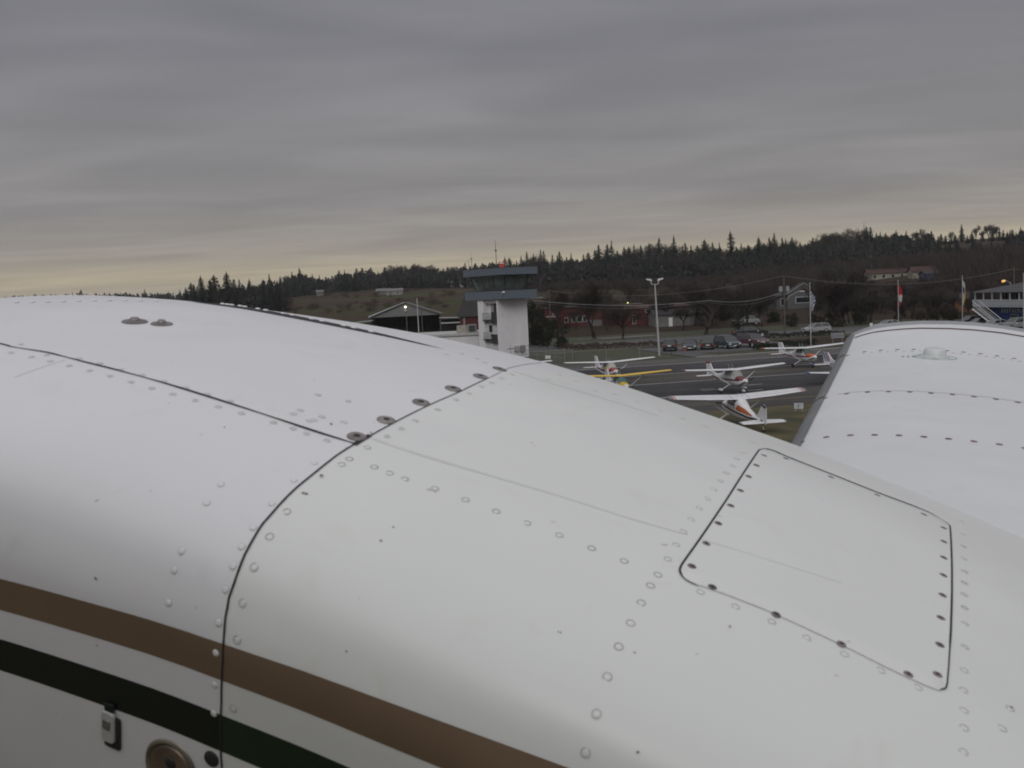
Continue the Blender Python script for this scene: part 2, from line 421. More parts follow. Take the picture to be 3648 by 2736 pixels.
# rivets
def rivset(pts, m, r=.0052, w_=.0013, h=.0006, jit=.4, each=True):
    mb = MB()
    for x, y in pts:
        q = sv(x, y)
        if not q: continue
        p, n = SP(q[0], q[1], .0006)
        a = R(200) + rnd.uniform(-.5, .5); mm = MB() if each else mb
        torus(mm, p, n, r, w_, h, 18, a, a + (6.283 if rnd.random() > jit else rnd.uniform(4.6, 5.9)))
        disc(mm, p - n * .0005, n, r * .8, .0004, 12)
        if each: mm.mi = [0] * 36 + [1] * (len(mm.f) - 36) if len(mm.f) > 40 else mm.mi; k0 = len(mm.f)
        if each:
            nt_ = len(mm.f) - (3 * 12 + 1); mm.mi = [0] * nt_ + [1] * (3 * 12 + 1)
            rp(mm.build('rivet', [m, P_nac], smooth=True))
    if not each: tag(rp(mb.build('rivets', m, smooth=True)), kind='stuff')
def lerp_pts(P, n): return [(q[0], q[1]) for q in resample(P, n)]
rr1 = [(1308, 1595), (1245, 1635), (1218, 1655), (1334, 1664), (1388, 1686), (1443, 1707), (1550, 1741), (1659, 1781), (1768, 1822), (1878, 1864), (1993, 1907), (2108, 1953), (2224, 1999), (1023, 1823), (962, 1912), (906, 2020), (867, 2148), (846, 2280), (831, 2524)]
rrB = [(2091, 2681), (2126, 2542), (2165, 2411), (2206, 2303), (2247, 2219), (2285, 2147), (2318, 2086), (2344, 2048)]
rrB2 = [(2380, 1992), (2409, 1941), (2435, 1893), (2463, 1850), (2491, 1811), (2519, 1777), (2544, 1744), (2567, 1714), (2587, 1685), (2610, 1660), (2625, 1634), (2646, 1613), (2679, 1575)]
rrC = [(3433, 2678), (3436, 2593), (3436, 2531), (3433, 2458), (3436, 2388)]
rrC2 = [(3438, 2305), (3438, 2222), (3437, 2165), (3436, 2118), (3436, 2076), (3436, 2036), (3433, 1990), (3430, 1945), (3428, 1902), (3424, 1857)]
rrD = [(2496, 2109), (2622, 2161), (2751, 2215), (2876, 2272), (3009, 2330), (3139, 2388), (3271, 2449), (3570, 2594), (3600, 2524)]
rrN = [(38, 1257), (110, 1272), (180, 1287), (245, 1303), (318, 1321), (390, 1340), (466, 1362), (540, 1384), (616, 1405), (695, 1427), (778, 1450), (860, 1473), (975, 1506), (1043, 1528), (73, 1227), (165, 1265), (282, 1277), (355, 1295), (428, 1317), (505, 1337), (583, 1359), (661, 1382), (738, 1405), (820, 1430)]
rrT = [(1133, 1408), (1240, 1430), (1046, 1475), (1070, 1462), (1100, 1500), (1118, 1497), (1146, 1486), (1225, 1505), (1090, 1545), (1165, 1570)]
rrF = [(1560, 1460), (1480, 1500), (1625, 1424), (1670, 1402), (1715, 1378), (1752, 1364), (1788, 1348), (1824, 1334), (1430, 1527), (1378, 1555), (1645, 1260), (1700, 1278), (1726, 1292), (1590, 1262), (1950, 1352), (2050, 1358), (1995, 1336), (2120, 1392), (2190, 1405), (2270, 1432), (2350, 1463), (2430, 1492), (2515, 1520)]
rivset(rr1 + rrB, M_ring, .0047, .0006, .0003, jit=.35)
rivset(rrB2 + rrC + rrD, M_ring2, .0045, .0006, .0002)
rivset(rrN + rrT + rrF + rrC2, M_ring2, .0045, .0007, .0002, jit=.9, each=False)
rrL = [(969, 1794), (903, 1880), (862, 1947), (831, 2017), (804, 2100), (780, 2217), (770, 2326), (766, 2440), (763, 2542), (788, 1726), (737, 1792), (648, 1962), (621, 2031), (600, 2147), (1048, 1712), (1120, 1650)]
for x, y in rrL:
    q = sv(x, y)
    if q: p, n = SP(q[0], q[1], .0003); mb = MB(); disc(mb, p, n, .0040, .0010); o = rp(mb.build('domed_rivet', P_cowl, smooth=True)); mb = MB(); torus(mb, p, n, .0043, .0004, .0002); mb.build('rivet_rim', M_ring2, o, smooth=True)
for x, y, r_ in ((1151, 1701, .006), (1086, 1758, .0055), (2597, 2234, .006), (340, 2057, .004), (1240, 2320, .0028), (1405, 1880, .003), (1360, 1928, .003), (1180, 1512, .004), (1325, 1545, .004), (800, 1522, .003), (1994, 2252, .003), (2265, 2324, .003), (3601, 2522, .004), (345, 2300, .003), (2275, 2678, .003)):
    q = sv(x, y); mb = MB()
    if q:
        p, n = SP(q[0], q[1], .0005)
        for k in range(3):
            pp = p + AXA * rnd.uniform(-.5, .5) * r_ + AXU * rnd.uniform(-.35, .35) * r_
            disc(mb, pp, n, r_ * rnd.uniform(.22, .45), .0003, 9)
        rp(mb.build('paint_chip', mat('chip_brown', (.22, .19, .18), .7, .3, 60), smooth=True))
# quarter-turn fasteners along the cowl door
def fastener(x, y, r_, name='fastener', m=M_fast):
    q = sv(x, y); p, n = SP(q[0], q[1], .0008); a = n.orthogonal().normalized(); b = n.cross(a)
    mb = MB(); disc(mb, p, n, r_, .0016, 24)
    torus(mb, p, n, r_ * .94, r_ * .09, .0012, 24)
    o = rp(mb.build(name, m, smooth=True, auto=40))
    mb = MB(); disc(mb, p + n * .0016, n, r_ * .36, .0006, 14); t = rnd.uniform(0, 3)
    d = a * math.cos(t) + b * math.sin(t); e = n.cross(d)
    mb.add([p + n * .0024 + d * r_ * .32 * i + e * r_ * .07 * j for i, j in ((-1, -1), (1, -1), (1, 1), (-1, 1))], [(0, 1, 2, 3)])
    s_ = mb.build('slot', M_scrd); s_.parent = o; return o
for x, y in ((1271, 1557), (1376, 1498), (1500, 1435), (1614, 1386), (1712, 1342), (1780, 1316)): fastener(x, y, .0135)
for x, y, r_ in ((480, 1147, .017), (576, 1155, .0145)):
    q = sv(x, y); p, n = SP(q[0], q[1], .0005); mb = MB()
    disc(mb, p, n, r_ * 1.35, .003, 26); o = rp(mb.build('fuel_drain_cap', mat('cap_metal', (.17, .15, .145), .45, .3, 40, metal=.5), smooth=True))
    mb = MB(); disc(mb, p + n * .002, n, r_ * .55, .0065, 20); s_ = mb.build('stud', M_fast, smooth=True); s_.parent = o
# access panel
outl = [(2422, 2029), (2424, 2044), (2441, 2066), (2478, 2085), (2515, 2094), (2640, 2140), (2774, 2195), (3000, 2300), (3160, 2380), (3320, 2453), (3357, 2457), (3371, 2446), (3378, 2379), (3386, 2245), (3390, 2096), (3389, 1984), (3384, 1887), (3376, 1869), (3342, 1846), (3283, 1816), (3127, 1757), (2948, 1686), (2799, 1627), (2762, 1610), (2732, 1602), (2710, 1603), (2698, 1613), (2649, 1686), (2582, 1791), (2489, 1928), (2433, 2007)]
PO = [sv(*q) for q in smooth_pts(outl + [outl[0]], 4)[:-1]]
cs = sum(q[0] for q in PO) / len(PO); cv = sum(q[1] for q in PO) / len(PO)
rings = []
for t in (1.0, .995, .9, .8, .7, .6, .5, .4, .3, .2, .1, .02):
    rings.append([SP(cs + (s - cs) * t, cv + (v - cv) * t, .0012 if t < 1 else .0001)[0] for s, v in PO])
mb = MB(); mb.loft(rings, cap=False); mb.f.append(tuple(range(len(mb.v) - len(PO), len(mb.v)))); mb.mi.append(0)
panel = rp(mb.build('access_panel', P_nac, smooth=True, auto=40))
def sub(o, p): o.parent = p; return o
nP = len(PO); i0 = 5 * 4 - 4; i1 = 9 * 4
mb = MB(); dark = PO[i1 + 2:] + PO[:14]
ribbon(mb, dark, [(.0028 + .009 * max(0, min(1, (i - 34) / 5, (60 - i) / 5))) if 12 < i < len(dark) - 8 else .0018 for i in range(len(dark))], .0015); sub(mb.build('panel_gap_shadow', M_gap), panel)  # upper stretch widened to paint the raised edge's shadow along with the gap
mb = MB(); ribbon(mb, PO[12:i1 + 4], .0016, .0015); sub(mb.build('lower_panel_joint', M_faint), panel)
for x, y in ((2694, 1660), (2666, 1700), (2637, 1750), (2602, 1804), (2558, 1867), (2515, 1939), (2464, 2020), (2537, 2094), (2721, 1625), (2799, 1636), (2959, 1702), (3124, 1766), (3290, 1835), (3360, 1883), (3361, 1932), (3361, 1989), (3360, 2052), (3357, 2123), (3351, 2204), (3347, 2300), (3339, 2406), (3235, 2405), (2997, 2297), (2764, 2192)):
    q = sv(x, y); p, n = SP(q[0], q[1], .0013); mb = MB(); disc(mb, p, n, .0056, .0008, 14); mb.cm = 1; disc(mb, p + n * .0006, n, .0028, .0004, 10)
    sub(mb.build('screw', [M_scr, M_scrd], smooth=True), panel)
# latch, oil door and bumper low on the cowling
def latch():
    q = sv(398, 2560); p, n = SP(q[0], q[1], .001); dn = -(AXU - n * AXU.dot(n)).normalized(); rt = AXA - n * AXA.dot(n); rt = (rt - dn * rt.dot(dn)).normalized()
    k = .00031 * 1.0
    def P(x, y, z): return p + rt * x * k + dn * y * k + n * z
    def plate(x0, x1, y0, y1, z0, z1, r_, m, name, taper=0):
        o = []
        for cx_, cy_, a0 in ((x1 - r_, y0 + r_, -90), (x1 - r_, y1 - r_, 0), (x0 + r_, y1 - r_, 90), (x0 + r_, y0 + r_, 180)):
            for t in range(5): a = R(a0 + t * 22.5); o.append((cx_ + r_ * math.cos(a), cy_ + r_ * math.sin(a)))
        mb_ = MB(); mb_.loft([[P(x, y, z0) for x, y in o], [P(x, y, z1 * .8) for x, y in o], [P(x0 + (x - x0) * .94 + 2, y0 + (y - y0) * .96 + 3, z1) for x, y in o]]); return mb_.build(name, m, None, smooth=True, auto=35)
    a = rp(plate(-30, 52, -20, 130, .0004, .003, 14, M_scrd, 'latch_recess'))
    b = plate(-34, 30, -40, 100, .002, .006, 16, mat('latch_white', (.40, .41, .40), .3, .08, 8), 'latch'); b.parent = a
    c = plate(-24, 14, -8, 36, .006, .0075, 10, M_fast, 'latch_button'); c.parent = a
    d = plate(-24, 24, -78, -44, .0005, .004, 6, M_black, 'latch_hinge'); d.parent = a
latch()
q = sv(612, 2735); p, n = SP(q[0], q[1], .001); mb = MB()
torus(mb, p, n, .036, .0035, .004, 40); o = rp(mb.build('filler_rim', mat('worn_brass', (.24, .22, .18), .35, .3, 30, metal=.6), smooth=True))
mb = MB(); disc(mb, p, n, .033, .006, 40); s_ = mb.build('filler_door', mat('polished_bronze', (.20, .15, .11), .4, .4, 12, metal=.5), smooth=True, auto=30); s_.parent = o
mb = MB(); disc(mb, p + n * .006 + AXA * .004 + AXU * .012, n, .0085, .003, 20); s_ = mb.build('filler_latch', M_scrd, smooth=True); s_.parent = o
q = sv(756, 2700); p, n = SP(q[0], q[1], .001); mb = MB(); disc(mb, p, n, .0105, .003, 24); rp(mb.build('rubber_bumper', M_rubber, smooth=True))
# ---- wing outboard of the nacelle
LE_S = -.232
def wingU(l): return -.41 + (l - 6) * .0735
UP = [(0, -.052), (.006, -.030), (.02, -.012), (.045, .006), (.08, .024), (.13, .045), (.2, .066), (.28, .086), (.36, .103), (.5, .125), (.62, .139), (.75, .148), (.95, .152), (1.2, .142), (1.6, .105), (2.0, .045), (2.45, -.04)]
LO = [(2.45, -.05), (1.9, -.06), (1.3, -.09), (.8, -.12), (.4, -.125), (.15, -.11), (.05, -.09), (.015, -.072)]
def wsec(l, sc=1.0, hh=1.0, shift=0.0):
    out = []
    for x, y in UP + LO:
        k = ss((l - 5.0) / 1.0) if y > 0 else 0
        out.append(W3(LE_S + shift + x * sc, l, wingU(l) + .04 * ss((l - 5.0) / 1.0) + y * hh * (1 + .30 * k)))
    return out
def wpt(l, x, off=.002):
    k = ss((l - 5.0) / 1.0); y = interp(x, UP)
    p = W3(LE_S + x, l, wingU(l) + .04 * k + y * (1 + .3 * (k if y > 0 else 0)))
    y2 = interp(x + .01, UP); a = W3(LE_S + x + .01, l, wingU(l) + .04 * k + y2 * (1 + .3 * (k if y2 > 0 else 0))) - p
    b = W3(LE_S + x, l + .01, wingU(l + .01) + y) - W3(LE_S + x, l, wingU(l) + y)
    n = a.cross(b).normalized()
    if n.dot(AXU) < 0: n = -n
    return p + n * off, n
ls = [2.0 + 3.78 * i / 24 for i in range(25)]
mb = MB(); mb.loft([wsec(l) for l in ls]); wing = rp(mb.build('wing', P_wing, smooth=True, auto=50))
mb = MB(); mb.loft([wsec(5.782), wsec(5.86), wsec(5.93, .995, .96, .004), wsec(5.98, .975, .85, .02), wsec(6.01, .95, .55, .05), wsec(6.02, .9, .1, .1)])
M_boot = mat('deice_boot_grey', (.15, .155, .16), .7, .1, 6)
tip = mb.build('wing_tip', mat('tip_grey_white', (.27, .28, .29), .5, .06, 5), wing, smooth=True, auto=50)
def bootsec(l):
    o = []
    for x, y in [(.040, .004), (.03, -.002), (.02, -.010), (.006, -.028), (-.003, -.052), (.010, -.076), (.05, -.095), (.09, -.105)]:
        o.append(W3(LE_S - .004 + x, l, wingU(l) + .04 * ss((l - 5.0) / 1.0) + y + .003))
    return o
for a, b in ((2.2, 4.10), (4.12, 5.20), (5.22, 5.80)):
    mb = MB(); n = 8; mb.loft([bootsec(a + (b - a) * i / n) for i in range(n + 1)], cap=False, closed=False); mb.build('deice_boot', M_boot, wing, smooth=True)
mb = MB()
for l in (4.11, 5.21): mb.loft([[p + AXL * -.005, p + AXL * .005] for p in [q - AXA * .001 + AXU * .0015 for q in bootsec(l)]], cap=False, closed=False)
mb.build('boot_joint', M_gap, wing)
mb = MB(); mb.loft([[wpt(4.12, .08 + .9 * i / 40, .0015)[0] - AXL * .0022, wpt(4.12, .08 + .9 * i / 40, .0015)[0] + AXL * .0022] for i in range(41)], cap=False, closed=False)
mb.build('wing_joint', M_gapl, wing)
mb = MB(); mb.loft([[wpt(5.68, .045 + .95 * i / 40, .002)[0] - AXL * .016, wpt(5.68, .045 + .95 * i / 40, .002)[0] + AXL * .016] for i in range(41)], cap=False, closed=False)
mb.build('tip_joint', mat('pinkish_sealant', (.34, .21, .20), .6, .1, 9), wing)
for l, x0, dx, n in ((5.20, .048, .0735, 12), (4.10, .042, .0750, 13), (3.34, .036, .0715, 12)):
    for k in range(n):
        p, nn = wpt(l, x0 + dx * k, .001); mb = MB(); disc(mb, p, nn, .0095, .0010, 14); mb.build('wing_screw', mat('rusty_wing_screw', (.17, .115, .10), .6, .4, 60), wing, smooth=True)
mb = MB()
for k in range(24):
    p, nn = wpt(5.16, .12 + .036 * k, .001); disc(mb, p, nn, .006, .0006, 8)
mb.build('wing_rivets', M_ring2, wing, smooth=True)
p, nn = wpt(5.03, .435, 0); mb = MB()
prof_c = [(.098, 0), (.085, .004), (.060, .006), (.053, .011), (.048, .032), (.043, .040), (.034, .043), (.0, .041)]
a = nn.orthogonal().normalized(); b = nn.cross(a)
mb.loft([[p + (a * math.cos(R(15 * k)) + b * math.sin(R(15 * k))) * r_ * UN + nn * h_ * UN for k in range(24)] for r_, h_ in prof_c[2:]])
o = mb.build('fuel_filler_dome', mat('dome_white', (.5, .52, .53), .4, .05), wing, smooth=True, auto=40)
mb = MB(); mb.loft([[p + ((AXA - nn * AXA.dot(nn)) * math.cos(R(15 * k)) * 1.0 + (AXL - nn * AXL.dot(nn)) * math.sin(R(15 * k)) * .8) * r_ * UN + nn * h_ * UN for k in range(24)] for r_, h_ in ((.10, .001), (.09, .004), (.055, .007))], cap=False)
mb.build('filler_flange', mat('green_stained_flange', (.40, .44, .42), .5, .35, 30), wing, smooth=True)
mb = MB()
for k in range(3):
    q, nn = wpt(5.04, .30 + .022 * k, .0015); mb.add([q + AXA * .004 * i + AXL * .04 * j for i, j in ((-1, -1), (1, -1), (1, 1), (-1, 1))], [(0, 1, 2, 3)])
mb.build('stencil_mark', M_faint, wing)

# cabin side, behind the window the picture was taken through
mb = MB(); rings = []
for s_, k in ((-5.2, .25), (-4.6, .55), (-3.8, .8), (-2.8, .97), (-1.5, 1), (0, 1), (3, 1), (5, .85), (8, .4), (9, .2)):
    rings.append([W3(s_, -1.12 + .80 * k * math.cos(R(t * 10)), -.30 + .98 * k * math.sin(R(t * 10))) for t in range(36)])
mb.loft(rings); fus = rp(mb.build('fuselage', P_wing, smooth=True, auto=50))
for s_ in (-2.2, -1.2, -.2, .8, 1.8):
    mb = MB(); mb.loft([[W3(s_ + .28 * math.cos(R(a_)) * k, -1.12 + .80 * math.cos(math.asin((.18 + .22 * math.sin(R(a_)) * k) / .98)) + .004, -.30 + .18 + .22 * math.sin(R(a_)) * k) for a_ in range(0, 360, 15)] for k in (1, .5, .02)]); mb.build('cabin_window', M_glass, fus, smooth=True)
# ================================================================== GROUND
AN = R(12.3)
e1 = Vector((math.cos(AN), math.sin(AN), 0)); e2 = Vector((-math.sin(AN), math.cos(AN), 0))
def vof(x, y): return ground(x, y).dot(e2)
def uof(x, y): return ground(x, y).dot(e1)
def ground_mat():
    m = bpy.data.materials.new('field_grass'); m.use_nodes = True; t = m.node_tree; b = t.nodes['Principled BSDF']; b.inputs['Roughness'].default_value = .95; b.inputs['Specular IOR Level'].default_value = .1
    tx = t.nodes.new('ShaderNodeTexCoord')
    def nz(sc, st, det=5):
        mpn = t.nodes.new('ShaderNodeMapping'); mpn.inputs['Scale'].default_value = st; t.links.new(tx.outputs['Object'], mpn.inputs[0])
        n = t.nodes.new('ShaderNodeTexNoise'); n.inputs['Scale'].default_value = sc; n.inputs['Detail'].default_value = det; t.links.new(mpn.outputs[0], n.inputs[0]); return n.outputs[0]
    def rm(v, st):
        n = t.nodes.new('ShaderNodeValToRGB'); e = n.color_ramp.elements
        while len(e) < len(st): e.new(.5)
        for q, (p_, c_) in zip(e, st): q.position = p_; q.color = (*c_, 1)
        t.links.new(v, n.inputs[0]); return n.outputs[0]
    big = rm(nz(.02, (.35, 1.5, 1)), [(.38, (.044, .028, .021)), (.47, (.056, .038, .024)), (.53, (.042, .044, .018)), (.64, (.054, .062, .020))])
    big2 = rm(nz(.03, (.5, 1.3, 1)), [(.35, (.030, .022, .018)), (.5, (.042, .029, .022)), (.62, (.045, .037, .020))])
    sx = t.nodes.new('ShaderNodeSeparateXYZ'); t.links.new(tx.outputs['Object'], sx.inputs[0])
    mr = t.nodes.new('ShaderNodeMapRange'); mr.inputs['From Min'].default_value = -20; mr.inputs['From Max'].default_value = 10; t.links.new(sx.outputs[0], mr.inputs[0])
    mm = t.nodes.new('ShaderNodeMix'); mm.data_type = 'RGBA'; t.links.new(mr.outputs[0], mm.inputs[0]); t.links.new(big, mm.inputs[6]); t.links.new(big2, mm.inputs[7]); big = mm.outputs[2]
    small = rm(nz(.35, (1, 1, 1)), [(.3, (.62, .62, .62)), (.7, (1.15, 1.12, 1.1))])
    n = t.nodes.new('ShaderNodeMix'); n.data_type = 'RGBA'; n.blend_type = 'MULTIPLY'; n.inputs[0].default_value = 1
    t.links.new(big, n.inputs[6]); t.links.new(small, n.inputs[7]); t.links.new(n.outputs[2], b.inputs['Base Color']); return m
mb = MB(); rows = []
rs = [0.5] + [20 * i for i in range(1, 11)] + [215 + 12 * i for i in range(60)] + [960, 1050, 1200, 1500, 2000, 3000, 5000, 7500]
for r_ in rs:
    rows.append([(r_ * math.sin(a), r_ * math.cos(a), terr(r_ * math.sin(a), r_ * math.cos(a))) for a in [R(-180 + 2.25 * k) for k in range(160)]])
mb.loft(rows, cap=False)
tag(mb.build('ground', ground_mat(), smooth=True), kind='structure')
# the hill sheet needs finer steps in the direction seen
def strip(name, v0, v1, u0, u1, z, m, thick=0):
    mb_ = MB()
    a, b, c, d = [e1 * u + e2 * v + Vector((0, 0, z)) for u, v in ((u0, v0), (u1, v0), (u1, v1), (u0, v1))]
    if thick: mb_.poly([a - Vector((0, 0, thick)), b - Vector((0, 0, thick)), c - Vector((0, 0, thick)), d - Vector((0, 0, thick))], (0, 0, thick))
    else: mb_.add([a, b, c, d], [(0, 1, 2, 3)])
    return tag(mb_.build(name, m), kind='structure')
M_asph = mat('dark_asphalt', (.021, .020, .024), .85, .3, .22, c2=(.050, .047, .051), spec=.25, stretch=(.25, 1, 1))
M_conc = mat('grey_asphalt', (.075, .072, .068), .9, .2, .3, c2=(.10, .096, .09), spec=.2, stretch=(.25, 1, 1))
M_brn = mat('worn_asphalt', (.044, .041, .038), .9, .2, .25, c2=(.080, .074, .068), spec=.2, stretch=(.25, 1, 1))
M_line = mat('white_marking', (.42, .42, .42), .8, .2, 2)
M_yel = mat('yellow_marking', (.16, .12, .045), .8, .3, 1)
M_road = mat('road_asphalt', (.07, .068, .07), .9, .15, .5)
M_kerb = mat('concrete_kerb', (.25, .25, .24), .9, .15, 2)
M_gr1 = mat('verge_grass', (.026, .030, .011), .95, .3, .8, c2=(.042, .042, .017))
M_gr2 = mat('infield_grass', (.036, .038, .012), .95, .3, .45, c2=(.082, .064, .024))
vg, vY, v4, v3, v2, v1 = vof(2700, 1452), vof(2700, 1427), vof(2700, 1393), vof(2600, 1349), vof(2520, 1322), vof(2450, 1294)
vk = vof(2750, 1256)
strip('infield', -60, vg, -300, 400, .004, M_gr2)
strip('taxiway', vg, v4, -300, 400, .010, M_brn)
strip('apron', v4, v3, -300, 400, .008, M_asph)
strip('apron', v3, v2, -300, 400, .010, M_brn)
strip('apron', v2, v1, -300, 400, .008, M_asph)
strip('apron', v1, vk, -300, 400, .010, M_conc)
for v, u0, u1, wd in ((v4, -200, 36, .35), (v3, -200, 120, .25), (v2, -200, 120, .25), (v1, -200, 120, .3)):
    strip('apron_marking', v - wd / 2, v + wd / 2, u0, u1, .016, M_line)
strip('taxi_line', vY - .1, vY + .1, -200, 120, .016, M_yel)
strip('taxi_line', (v2 + v3) / 2 - .08, (v2 + v3) / 2 + .08, -200, 120, .016, M_yel)
for px, py in ((2520, 1386), (2690, 1390), (2690, 1370), (2530, 1390)):   # tie-down marks
    g_ = ground(px, py); u, v = g_.dot(e1), g_.dot(e2); strip('tie_down_mark', v - .12, v + .12, u - .8, u + .8, .017, M_line)
uk = uof(2470, 1272)
strip('verge', vk, vk + 7.5, uk, 400, .02, M_gr1)
strip('kerb', vk - .25, vk, uk, 400, .13, M_kerb, .13)
vP0, vP1 = vk + 1.0, vof(2600, 1222)
vR0, vR1 = vof(2600, 1212), vof(2600, 1190)
strip('car_park', vk + 7.5, vP1, uof(2395, 1262), uof(2860, 1225), .012, M_road)
strip('car_park', vk + .6, vk + 7.5, uof(2395, 1262), uof(2520, 1262), .026, M_road)
strip('verge', vk, vP1, -60, uof(2380, 1262), .014, M_gr1)
strip('verge', vP1, vR0, -300, 400, .014, mat('rough_grass', (.052, .040, .022), .95, .3, .8, c2=(.05, .05, .022)))
strip('road', vR0, vR1, -300, 400, .018, M_road)
strip('kerb', vR0 - .2, vR0, -300, 400, .1, M_kerb, .1)
strip('lawn', vR1, vR1 + 22, -60, 140, .02, M_gr1)
strip('driveway', vR1 + 9, vR1 + 14, uof(2040, 1195), uof(2290, 1190), .026, mat('pale_gravel', (.13, .12, .115), .95, .2, 2))
for k in range(9):
    p = ground(2440 + k * 42, 1250 - k * 2.2); u = p.dot(e1); strip('bay_marking', vP1 - 9, vP1 - 4, u - .06, u + .06, .018, M_line)
for px, py, l_ in ((2380, 1262, 5), (2395, 1256, 9)):
    pass
# ================================================================== PLANTS
M_needle = mat('conifer_needles', (.015, .020, .018), .9, .3, .6, c2=(.026, .032, .029), spec=.15)
M_needle2 = mat('conifer_needles_brown', (.024, .027, .021), .9, .3, .6, c2=(.034, .038, .022), spec=.15)
M_bark = mat('bark', (.035, .030, .026), .95, .3, 3, spec=.1)
M_twig = mat('bare_twigs', (.036, .029, .026), .95, .3, .5, c2=(.058, .046, .040), spec=.1)
M_twig2 = mat('grey_twigs', (.05, .043, .040), .95, .3, .5, c2=(.08, .068, .06), spec=.1)
M_leaf = mat('evergreen_leaf', (.010, .014, .009), .85, .3, 1.5, c2=(.020, .026, .014), spec=.15)
M_shrub = mat('brown_shrub', (.040, .028, .020), .95, .3, 1.5, c2=(.062, .042, .030), spec=.1)
def conifer(seed, wd=.2, snag=False, ragged=.35):
    g = random.Random(seed); root = empty('conifer_tree', (0, 0, -500))
    t = MB(); t.tube([(0, 0, 0), (0, 0, .5), (.004, 0, 1.0)], [.014, .009, .0015], 6); t.build('trunk', M_bark, root)
    c = MB(); z = .08 + g.random() * .08
    while z < .985:
        k = 1 - (z - .08) / .92; rad = wd * (k ** .75) * g.uniform(1 - ragged, 1 + ragged * .6) + .006
        if z < .2: rad *= .75
        nb = max(4, int(5 + 7 * k))
        a0 = g.random() * 6.28
        for b in range(nb):
            if g.random() < ragged * .45: continue
            a = a0 + b * 6.283 / nb + g.uniform(-.3, .3); L_ = rad * g.uniform(.65, 1.15)
            dr = L_ * g.uniform(.15, .5)
            ca, sa_ = math.cos(a), math.sin(a); wv = L_ * .28 + .006
            n = 3 + int(L_ * 16)
            for q in range(n):
                f = (q + .6) / n; x = L_ * f; zz_ = z - dr * f * f + g.uniform(-.006, .006); ww = wv * (1 - f * .75) * g.uniform(.6, 1.3); ln = L_ / n * 1.1
                sw = g.uniform(-.5, .5) * ww
                p = [(x - ln * .5, sw * .3, zz_ + .006), (x + ln * .2, ww + sw, zz_ - .012 * g.random() - .004), (x + ln * .8, sw, zz_ - .003), (x + ln * .2, -ww + sw, zz_ - .012 * g.random() - .004)]
                c.add([(px * ca - py * sa_, px * sa_ + py * ca, pz) for px, py, pz in p], [(0, 1, 2), (0, 2, 3)])
                p = [(x, sw, zz_ + .002), (x + ln * .3, sw + ww * .4, zz_ - .02 - .02 * g.random()), (x - ln * .3, sw - ww * .4, zz_ - .02 - .02 * g.random())]
                c.add([(px * ca - py * sa_, px * sa_ + py * ca, pz) for px, py, pz in p], [(0, 1, 2)])
        z += .022 + .012 * g.random()
    c.add([(0, .008, .95), (.008, -.004, .95), (-.008, -.004, .95), (0, 0, 1.02)], [(0, 1, 3), (1, 2, 3), (2, 0, 3)])
    c.build('crown', M_needle if seed % 3 else M_needle2, root, fix=False); return root
def bare(seed, spread=.36, mt=None, twigs=1.0, name='bare_tree'):
    g = random.Random(seed); root = empty(name, (0, 0, -500)); t = MB(); c = MB()
    def br(p, d, L_, r_, dep):
        n = 3; pts = [p]; q = p
        for i in range(n):
            d = (d + Vector((g.uniform(-.16, .16), g.uniform(-.16, .16), g.uniform(-.04, .12)))).normalized(); q = q + d * L_ / n; pts.append(q)
        m_ = t if dep < 3 else c
        r_ = max(r_, .0014); m_.tube(pts if dep < 3 else pts[::3], [r_, r_ * .85, r_ * .7, r_ * .5] if dep < 3 else [r_, r_ * .6], 5 if dep < 2 else 3, cap=False)
        if dep >= 5: return
        nb = (5, 5, 4, 5, 5)[dep]
        for b in range(nb):
            f = g.uniform(.35, 1) if b else 1
            pp = pts[0].lerp(pts[-1], f) if dep else pts[-1].lerp(pts[1], g.random() * .6)
            ax = d.orthogonal().normalized(); ax.rotate(Matrix.Rotation(g.uniform(0, 6.28), 3, d))
            nd_ = (d * math.cos(spread * 1.6) + ax * math.sin(g.uniform(spread, spread * 2.1))).normalized()
            nd_.z += .12; nd_.normalize()
            br(pp, nd_, L_ * g.uniform(.58, .8), r_ * g.uniform(.42, .6), dep + 1)
    br(Vector((0, 0, 0)), Vector((0, 0, 1)), .30, .024, 0)
    zm = max(q[2] for q in c.v)
    for m_ in (t, c): m_.v = [(x / zm, y / zm, z / zm) for x, y, z in m_.v]
    t.build('trunk', M_bark, root, fix=False); c.build('crown', mt or M_twig, root, fix=False); return root
